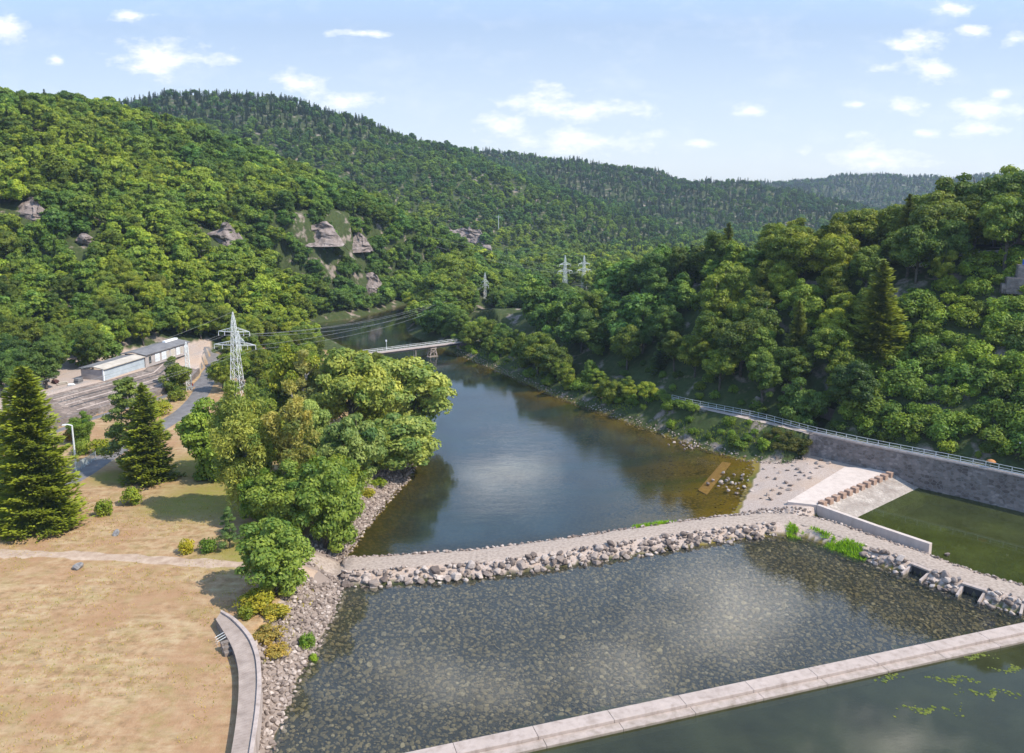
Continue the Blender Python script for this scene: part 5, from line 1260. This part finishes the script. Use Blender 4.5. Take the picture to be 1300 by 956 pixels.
def wall_along(name, line, h0, h1, th, mat, label, cat):
    mb = MB(); mb.sweep(line, [(-th / 2, h0), (th / 2, h0), (th / 2, h1), (-th / 2, h1)]); return tag(mb.build(name, mat), label, cat)
yl = [np.array([q[0], q[1], 0]) for q in YARD]
wall_along('low_wall', yl, 2.6, 5.15, .6, M['masonry'], 'low stone wall holding the foot of the paved bank beside the road', 'wall')
# paved bank as a sheet on the yard slope
M['bank_paving'] = masonry('bank_paving', (.16, .125, .105), (.27, .215, .18), (.14, .11, .09), .8)
V = []; dn_ = dense(YARD, 60); rows = 14
for i, q in enumerate(dn_):
    tq = (dn_[min(i + 1, 59)] - dn_[max(i - 1, 0)])[:2]; tq /= np.linalg.norm(tq); ln = np.array([-tq[1], tq[0]])
    for k in range(rows): V.append(q[:2] + ln * (.4 + k * .85))
V = np.array(V); h, _ = ground(V[:, 0], V[:, 1]); ids = np.arange(60 * rows).reshape(60, rows); f = np.stack([ids[:-1, :-1], ids[1:, :-1], ids[1:, 1:], ids[:-1, 1:]], -1).reshape(-1, 4)
o = link(bpy.data.objects.new('paved_bank', mesh_np('paved_bank', np.column_stack([V, h + .08]), f, M['bank_paving'], smooth=True))); tag(o, kind='structure')
q = P(95, 487, 8.0); q[2] = gz(q[0], q[1])
for i, (dx, dy, w_, d_, h_, mt, nm, lab) in enumerate([(-2.5, -1, 2.4, 1.2, .7, 'pale_roof', 'timber_stack', 'stack of pale boards stored on the yard near the shed end'), (.5, .8, 2.2, 1.4, 1.2, 'roof', 'tarp_heap', 'grey covered heap stored against the shed end'), (-5.0, .5, 2.6, 1.2, .8, 'red_wall', 'brick_stack', 'dark red stack of bricks stored on the yard farthest from the shed'), (.2, -2.2, 1.6, .9, .5, 'white', 'slab_stack', 'low white stack of slabs on the yard before the covered heap')]):
    mb = MB(); z0 = gz(q[0] + dx, q[1] + dy)
    for k in range(4): mb.box((rng.normal() * .08, rng.normal() * .08, h_ * (k + .5) / 4), (w_ * (1 - .07 * k), d_ * (1 - .05 * k), h_ / 4 - .015), rng.normal() * .06)
    o = mb.build(nm, M[mt], bevel=.02); o.location = (q[0] + dx, q[1] + dy, z0); o.rotation_euler = (0, 0, .5 + i); tag(o, lab, 'stack')

# ------------------------------------------------------------------ street lamp and mesh fence by the road
q = P(97, 596, 3.5); q[2] = gz(q[0], q[1]); lamp(q, height_to(q, 540), 'tall pale street lamp with a short arm beside the road and spruce', (-1.3, -.3), 'white_steel', .2)
fa, fb = P(97, 600, 3.4), P(122, 584, 3.4); fc = empty('mesh_fence', tuple(fa), math.atan2(fb[1] - fa[1], fb[0] - fa[0]), 'translucent mesh fence panel between the street lamp and the road', 'fence'); ln = np.linalg.norm(fb - fa)
mb = MB(); mb.box((ln / 2, 0, .95), (ln, .03, 1.7)); mb.build('mesh_panel', M['fence_mesh'], fc)
for k in range(5): mb = MB(); mb.tube([(ln * k / 4, 0, -.3), (ln * k / 4, 0, 1.9)], .05, 6); mb.build('post', M['steel'], fc)

# ------------------------------------------------------------------ pylons and lines
def bar(mb, a, b, r): mb.tube([a, b], r, 4, cap=False)
def lattice(mb, z0, z1, w0, w1, n, r):
    zs = [z0 + (z1 - z0) * (1 - (1 - i / n) ** 1.15) for i in range(n + 1)]
    W = [w0 + (w1 - w0) * (z - z0) / (z1 - z0) for z in zs]
    cs = [[(sx * w / 2, sy * w / 2, z) for sx, sy in ((-1, -1), (1, -1), (1, 1), (-1, 1))] for z, w in zip(zs, W)]
    for i in range(n):
        for k in range(4):
            bar(mb, cs[i][k], cs[i + 1][k], r); bar(mb, cs[i][k], cs[i + 1][(k + 1) % 4], r * .6); bar(mb, cs[i][(k + 1) % 4], cs[i + 1][k], r * .6); bar(mb, cs[i + 1][k], cs[i + 1][(k + 1) % 4], r * .6)
def pylon(name, base, H, rz, label, group=None, arms=((.745, 3.6), (.56, 4.6)), wbase=3.0, r=.09, mat='white_steel'):
    rt = empty(name, tuple(base), rz, label, 'pylon', group); ends = []
    mb = MB(); lattice(mb, -.5, H * .9, wbase, .75, 9, r); lattice(mb, H * .9, H, .75, .1, 2, r * .8); mb.build('tower', M[mat], rt)
    for f_, a in arms:
        z = H * f_; w_ = wbase + (.75 - wbase) * f_ / .9; mb = MB()
        for s_ in (-1, 1):
            tip = (s_ * a, 0, z + .1)
            for sy in (-1, 1):
                bar(mb, (s_ * w_ / 2, sy * w_ / 2, z), tip, r * .8); bar(mb, (s_ * w_ / 2, sy * w_ / 2, z + 1.1), tip, r * .7)
                for k in (1, 2, 3):
                    t_ = k / 4; p0 = np.array([s_ * w_ / 2, sy * w_ / 2, z]); p1 = np.array([s_ * w_ / 2, sy * w_ / 2, z + 1.1]); tp = np.array(tip)
                    bar(mb, p0 + (tp - p0) * t_, p1 + (tp - p1) * t_, r * .5)
            for t_ in (1.0,) + ((.55,) if a > 4 else ()):
                x_ = s_ * (w_ / 2 + (a - w_ / 2) * t_); ends.append((x_, z - 1.0))
        mb.build('crossarm', M[mat], rt)
        for s_ in (-1, 1):
            for t_ in (1.0,) + ((.55,) if a > 4 else ()):
                x_ = s_ * (w_ / 2 + (a - w_ / 2) * t_); mb = MB(); mb.tube([(x_, 0, z), (x_, 0, z - 1.05)], [.06, .08], 6); mb.build('insulator', M['white'], rt)
    ca, sa_ = math.cos(rz), math.sin(rz)
    E = [np.array([base[0] + x_ * ca, base[1] + x_ * sa_, base[2] + z_]) for x_, z_ in ends] + [np.array([base[0], base[1], base[2] + H])]
    return E
def wire(a, b, sag, label, r=.035, group=None):
    n_ = 18; pts = [a + (b - a) * t_ - np.array([0, 0, 4 * sag * t_ * (1 - t_)]) for t_ in np.linspace(0, 1, n_)]
    mb = MB(); mb.tube(pts, r, 4); return tag(mb.build('power_line', M['wire']), label, 'power line', group)
q = P(302, 500, 3.6); E1_ = pylon('lattice_pylon', q, height_to(q, 396), -.12, 'tall white lattice pylon with two crossarms rising behind the birch', arms=((.76, 4.2), (.60, 5.6)), wbase=2.9, r=.07)
q = P(283, 500, 3.6) + np.array([0, 14, 0]); E2_ = pylon('lattice_mast', q, height_to(q, 420), -.1, 'slim lattice mast standing just beside the tall white pylon', arms=((.8, 1.6),), wbase=1.5, r=.07)
q = P(240.5, 495, 3.6); E3_ = pylon('lattice_mast', q, height_to(q, 434), .3, 'narrow lattice mast at the corner of the road and the paved bank', arms=(), wbase=1.3, r=.07)
q = P(717, 362, 4) ; q = PY(717, 375, 430); E4_ = pylon('distant_pylon', np.array([q[0], q[1], gz(q[0], q[1])]), height_to(np.array([q[0], q[1], gz(q[0], q[1])]), 324), .5, 'white distant pylon on the valley floor, nearer the river of the pair', 'distant pylons', wbase=2.4, r=.07)
q = PY(741, 372, 440); E5_ = pylon('distant_pylon', np.array([q[0], q[1], gz(q[0], q[1])]), height_to(np.array([q[0], q[1], gz(q[0], q[1])]), 324), .5, 'white distant pylon on the valley floor, nearer the wooded spur of the pair', 'distant pylons', wbase=2.4, r=.07)
q = PY(616, 395, 360); E6_ = pylon('lattice_mast', np.array([q[0], q[1], gz(q[0], q[1])]), height_to(np.array([q[0], q[1], gz(q[0], q[1])]), 346), 0, 'slender lattice mast among the sunlit trees behind the footbridge', arms=((.66, 1.4), (.5, 1.6)), wbase=1.1, r=.05)
q = at_px(633, 296); 
rt = empty('utility_pole', tuple(q), 0, 'small white utility pole on the wooded hill above the distant pylons', 'pole'); mb = MB(); hh_ = max(16.0, height_to(q, 281)); mb.tube([(0, 0, -.5), (0, 0, hh_)], [.3, .2], 6); mb.build('pole', M['white_steel'], rt); mb = MB(); mb.box((0, 0, hh_ - 1.5), (4.5, .25, .3)); mb.build('crossarm', M['white_steel'], rt)
far_l = PY(-40, 605, 140)
for i, e in enumerate(E1_):
    a_ = np.array([far_l[0] - 4 + 1.3 * i, 138, 14 + (i % 3) * 1.0]) if i < len(E1_) - 1 else np.array([far_l[0], 138, 17.])
    wire(e, a_, 1.2, 'thin power line running from the tall lattice pylon past the shed towards the left', r=.022, group='power lines on the left side of the tall pylon')
    b_ = E6_[i % len(E6_)]
    if i in (0, 1, 2, 5, 6): wire(e, b_, 5.0, 'power line from the tall lattice pylon to the mast behind the footbridge', .03, 'power lines between the tall pylon and the mast')
top_l = PY(370, 236, 470)
for i, e in enumerate(E4_):
    if i in (1, 4): continue
    wire(e, top_l + np.array([1.6 * i, 0, -5.0 * (i > 1) - .8 * i]), 5, 'power line from the distant pylons up to the wooded left hill', .03, 'power lines above the far valley')
    wire(e, E5_[i], .4, 'power line linking the two distant white pylons', .03, 'power lines between the distant pylons')
q = P(244, 494, 3.6); rt = empty('barrier_post', tuple(q), 0, 'small red and white barrier post beside the roadside lattice mast', 'post'); mb = MB(); mb.tube([(0, 0, -.2), (0, 0, 1.0)], .1, 8); mb.build('post', M['white'], rt); mb = MB(); mb.box((0, -.05, 1.25), (.7, .1, .7)); mb.build('sign_plate', M['red'], rt)

# ------------------------------------------------------------------ terrace on the right: wall, house, car, stone pier
tw = [at_px(*q) for q in [(1150, 334), (1180, 330), (1210, 326), (1245, 323), (1280, 321), (1330, 319)]]
mb = MB(); mb.sweep(smooth_line(tw, 4), [(-.25, -1.5), (.25, -1.5), (.25, .55), (-.25, .55)]); tag(mb.build('terrace_wall', M['pale_concrete']), 'pale low wall edging the terrace under the tall trees', 'wall')
q = PY(1290, 313, 195); rt = empty('terrace_house', (q[0], q[1], 42), -.3, 'pink walled house half hidden behind the terrace trees', 'house')
mb = MB(); mb.box((2, 0, 2.0), (12, 7, 5)); wl_ = mb.build('wall', M['pink_wall'], rt)
mb = MB(); vs = [(-4.6, -4, 4.4), (8.6, -4, 4.4), (8.6, 4, 4.4), (-4.6, 4, 4.4), (-4.6, 0, 6.8), (8.6, 0, 6.8)]; mb.add(vs, [(0, 1, 5, 4), (2, 3, 4, 5), (0, 4, 3), (1, 2, 5), (3, 2, 1, 0)]); mb.build('roof', M['red_concrete'], rt)
for k in range(4):
    mb = MB(); mb.box((-2.5 + 3 * k, -3.53, 2.2), (1.2, .1, 1.5)); wf = mb.build('window', M['white'], rt); mb = MB(); mb.box((-2.5 + 3 * k, -3.6, 2.2), (1.0, .05, 1.3)); mb.build('pane', M['glass'], wf)
def car(loc, rz, label):
    rt = empty('parked_car', loc, rz, label, 'car')
    prof = [(-2.1, .3), (-2.15, .75), (-1.95, .95), (-1.3, 1.0), (-.75, 1.45), (.75, 1.48), (1.45, 1.02), (2.0, .88), (2.15, .6), (2.1, .3)]
    mb = MB(); n_ = len(prof); vs = [(x_, -.85, z_) for x_, z_ in prof] + [(x_, .85, z_) for x_, z_ in prof]; vs = [(x_, y_ * (.8 if z_ > 1.2 else 1), z_) for x_, y_, z_ in vs]
    mb.add(vs, [tuple(range(n_)), tuple(range(2 * n_ - 1, n_ - 1, -1))] + [(i, n_ + i, n_ + (i + 1) % n_, (i + 1) % n_) for i in range(n_)]); mb.build('body', M['white'], rt, bevel=.06)
    for s_ in (-1, 1):
        mb = MB(); mb.add([(-1.15, s_ * .83, 1.02), (1.25, s_ * .83, 1.04), (.7, s_ * .72, 1.4), (-.7, s_ * .72, 1.38)], [(0, 1, 2, 3)]); mb.build('side_window', M['glass'], rt)
        for x_ in (-1.3, 1.35): mb = MB(); mb.tube([(x_, s_ * .72, .33), (x_, s_ * .9, .33)], .33, 14); mb.build('wheel', M['dark'], rt)
q = PY(1166, 318, 186); car((q[0], q[1], gz(q[0], q[1]) + .05), .2, 'white car parked on the terrace between the tall trees')
q = at_px(1293, 372); sp = empty('stone_pier', tuple(q), -.4, 'stepped grey stone pier with a blue panel on top, beside the terrace', 'pier')
hp = height_to(q, 334)
mb = MB(); mb.box((0, 0, hp * .22), (5.2, 4, hp * .56)); mb.build('plinth', M['masonry'], sp); mb = MB(); mb.box((.9, 0, hp * .7), (3.4, 3, hp * .5)); mb.build('shaft', M['masonry'], sp)
mb = MB(); mb.box((-2.6, -.5, hp * .12), (1.6, 2.6, hp * .34)); mb.build('step_block', M['masonry'], sp); mb = MB(); mb.box((1.2, -1.2, hp + .3), (2.6, .2, 1.1)); mb.build('panel', M['blue'], sp)
# ------------------------------------------------------------------ light, sky, camera
AZ, EL = math.radians(111), math.radians(49)
SUN = Vector((math.sin(AZ) * math.cos(EL), math.cos(AZ) * math.cos(EL), math.sin(EL)))
sl = bpy.data.lights.new('sun', 'SUN'); sl.energy = 4.6; sl.angle = math.radians(.5); sl.color = (1.0, .94, .84)
so = link(bpy.data.objects.new('sun', sl)); so.rotation_euler = SUN.to_track_quat('Z', 'Y').to_euler(); so.location = (80, 60, 200)

w = bpy.data.worlds.new('World'); SC.world = w; w.use_nodes = True
nt = w.node_tree; nt.nodes.clear()
wo = nt.nodes.new('ShaderNodeOutputWorld'); bg = N(nt, 'ShaderNodeBackground', inp={'Strength': .125})
sky = N(nt, 'ShaderNodeTexSky', sky_type='NISHITA', sun_disc=False, sun_elevation=EL, sun_rotation=AZ, altitude=300, air_density=1.0, dust_density=1.6, ozone_density=1.5)
tc = N(nt, 'ShaderNodeTexCoord').outputs['Generated']
sx = N(nt, 'ShaderNodeSeparateXYZ'); L(nt, tc, sx.inputs[0])
hyp = math_(nt, 'MAXIMUM', sx.outputs[1], .02)
u = math_(nt, 'DIVIDE', sx.outputs[0], hyp); v = math_(nt, 'DIVIDE', sx.outputs[2], hyp)
uv = N(nt, 'ShaderNodeCombineXYZ'); L(nt, u, uv.inputs[0]); L(nt, v, uv.inputs[1])
CLOUDS = [(5, 38, 26, 22), (165, 20, 28, 9), (205, 72, 62, 22), (262, 74, 30, 10), (72, 77, 14, 9), (385, 108, 38, 16), (440, 130, 46, 14), (470, 43, 45, 5),
          (690, 132, 62, 22), (745, 142, 70, 14), (740, 180, 105, 18), (880, 183, 24, 6), (640, 160, 40, 22), (950, 142, 26, 9),
          (1170, 52, 42, 14), (1205, 10, 32, 11), (1120, 85, 30, 9), (1180, 88, 34, 16), (1240, 40, 26, 9), (1290, 52, 24, 12), (1150, 135, 50, 10), (1235, 138, 48, 14), (1275, 118, 20, 8), (1295, 140, 26, 14),
          (1110, 195, 72, 18), (1085, 132, 20, 5), (1240, 165, 36, 12), (1175, 170, 20, 6)]
low = None
def cl(px, py, rx, ry):
    d = ray(px, py); return d[0] / d[1], d[2] / d[1], rx / F, ry / F
CL = [cl(*c) for c in CLOUDS]
# clouds overhead, outside the frame, that the pools mirror
NF = len(CL)
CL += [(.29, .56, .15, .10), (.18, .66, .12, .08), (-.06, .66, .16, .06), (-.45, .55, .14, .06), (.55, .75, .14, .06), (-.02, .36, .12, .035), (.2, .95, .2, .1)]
top = None
for ci, (a, b, rx, ry) in enumerate(CL):
    s = N(nt, 'ShaderNodeVectorMath', operation='SUBTRACT', inp={1: (a, b, 0)}); L(nt, uv.outputs[0], s.inputs[0])
    k = N(nt, 'ShaderNodeVectorMath', operation='MULTIPLY', inp={1: (1 / rx, 1 / ry, 0)}); L(nt, s.outputs[0], k.inputs[0])
    ln = N(nt, 'ShaderNodeVectorMath', operation='LENGTH'); L(nt, k.outputs[0], ln.inputs[0])
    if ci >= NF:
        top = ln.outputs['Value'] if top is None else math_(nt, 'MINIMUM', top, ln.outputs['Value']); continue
    low = ln.outputs['Value'] if low is None else math_(nt, 'SMOOTH_MIN', low, ln.outputs['Value'])
    if low.node.type == 'MATH': low.node.inputs[2].default_value = .25
mp = N(nt, 'ShaderNodeMapping', inp={'Scale': (20, 42, 1)}); L(nt, uv.outputs[0], mp.inputs['Vector'])
cn = noise(nt, 1.0, 8, .62, mp.outputs[0])
den = math_(nt, 'SUBTRACT', math_(nt, 'ADD', math_(nt, 'MULTIPLY', cn, 4.2), -1.12), low)
mask = ramp(nt, den, [(0.0, (0, 0, 0)), (.6, (.5, .5, .5)), (1.4, (.96, .96, .96))])
wisp = ramp(nt, noise(nt, .55, 7, .6, mp.outputs[0]), [(.5, (0, 0, 0)), (.85, (.22, .22, .22))])
mask = math_(nt, 'MAXIMUM', mask, wisp)
front = math_(nt, 'GREATER_THAN', sx.outputs[1], .03)
mask = math_(nt, 'MULTIPLY', mask, front)
hi = ramp(nt, v, [(.04, (5.7, 6.1, 6.5)), (.2, (3.3, 4.2, 5.7)), (.30, (3.9, 5.8, 9.2)), (.45, (4.8, 7.3, 11.2)), (.8, (3.2, 5.2, 9.0))])
skyc = mixc(nt, .7, sky.outputs[0], hi)
shade = noise(nt, 2.2, 5, .6, mp.outputs[0])
col = mixc(nt, mask, skyc, ramp(nt, shade, [(.3, (6.3, 6.5, 6.8)), (.6, (7.6, 7.5, 7.35))]))
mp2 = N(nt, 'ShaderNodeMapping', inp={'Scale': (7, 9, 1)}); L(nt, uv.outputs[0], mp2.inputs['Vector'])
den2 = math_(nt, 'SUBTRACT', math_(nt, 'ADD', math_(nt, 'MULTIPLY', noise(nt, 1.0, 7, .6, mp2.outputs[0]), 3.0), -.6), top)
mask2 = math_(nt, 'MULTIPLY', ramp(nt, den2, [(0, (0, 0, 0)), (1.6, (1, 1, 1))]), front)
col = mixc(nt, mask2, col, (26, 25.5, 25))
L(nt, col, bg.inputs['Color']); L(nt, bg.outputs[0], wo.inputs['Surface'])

HAZE = True
if HAZE:
    m, nt, out = nodes('haze')
    pv = N(nt, 'ShaderNodeVolumePrincipled', inp={'Color': (.70, .84, 1.0, 1), 'Density': .0001, 'Anisotropy': .2}); L(nt, pv.outputs[0], out.inputs['Volume'])
    b = MB(); b.box((0, 1500, 150), (6200, 3400, 320)); h = b.build('haze', m); tag(h, kind='stuff')

cam = bpy.data.cameras.new('camera'); co = link(bpy.data.objects.new('camera', cam)); SC.camera = co
cam.sensor_width = 36; cam.sensor_fit = 'HORIZONTAL'; cam.lens = 36 * F / 1300; cam.shift_y = -(478 - CY) / 1300
cam.clip_start = .5; cam.clip_end = 9000
co.location = (0, 0, HC); co.rotation_euler = (math.pi / 2 - TH, 0, 0)
vs = SC.view_settings; vs.view_transform = 'Standard'; vs.look = 'None'; vs.exposure = .48; vs.gamma = 1; vs.use_curve_mapping = False
SC.cycles.max_bounces = 6; SC.cycles.diffuse_bounces = 2; SC.cycles.glossy_bounces = 2; SC.cycles.transparent_max_bounces = 8; SC.cycles.volume_bounces = 0
SC.cycles.use_denoising = True
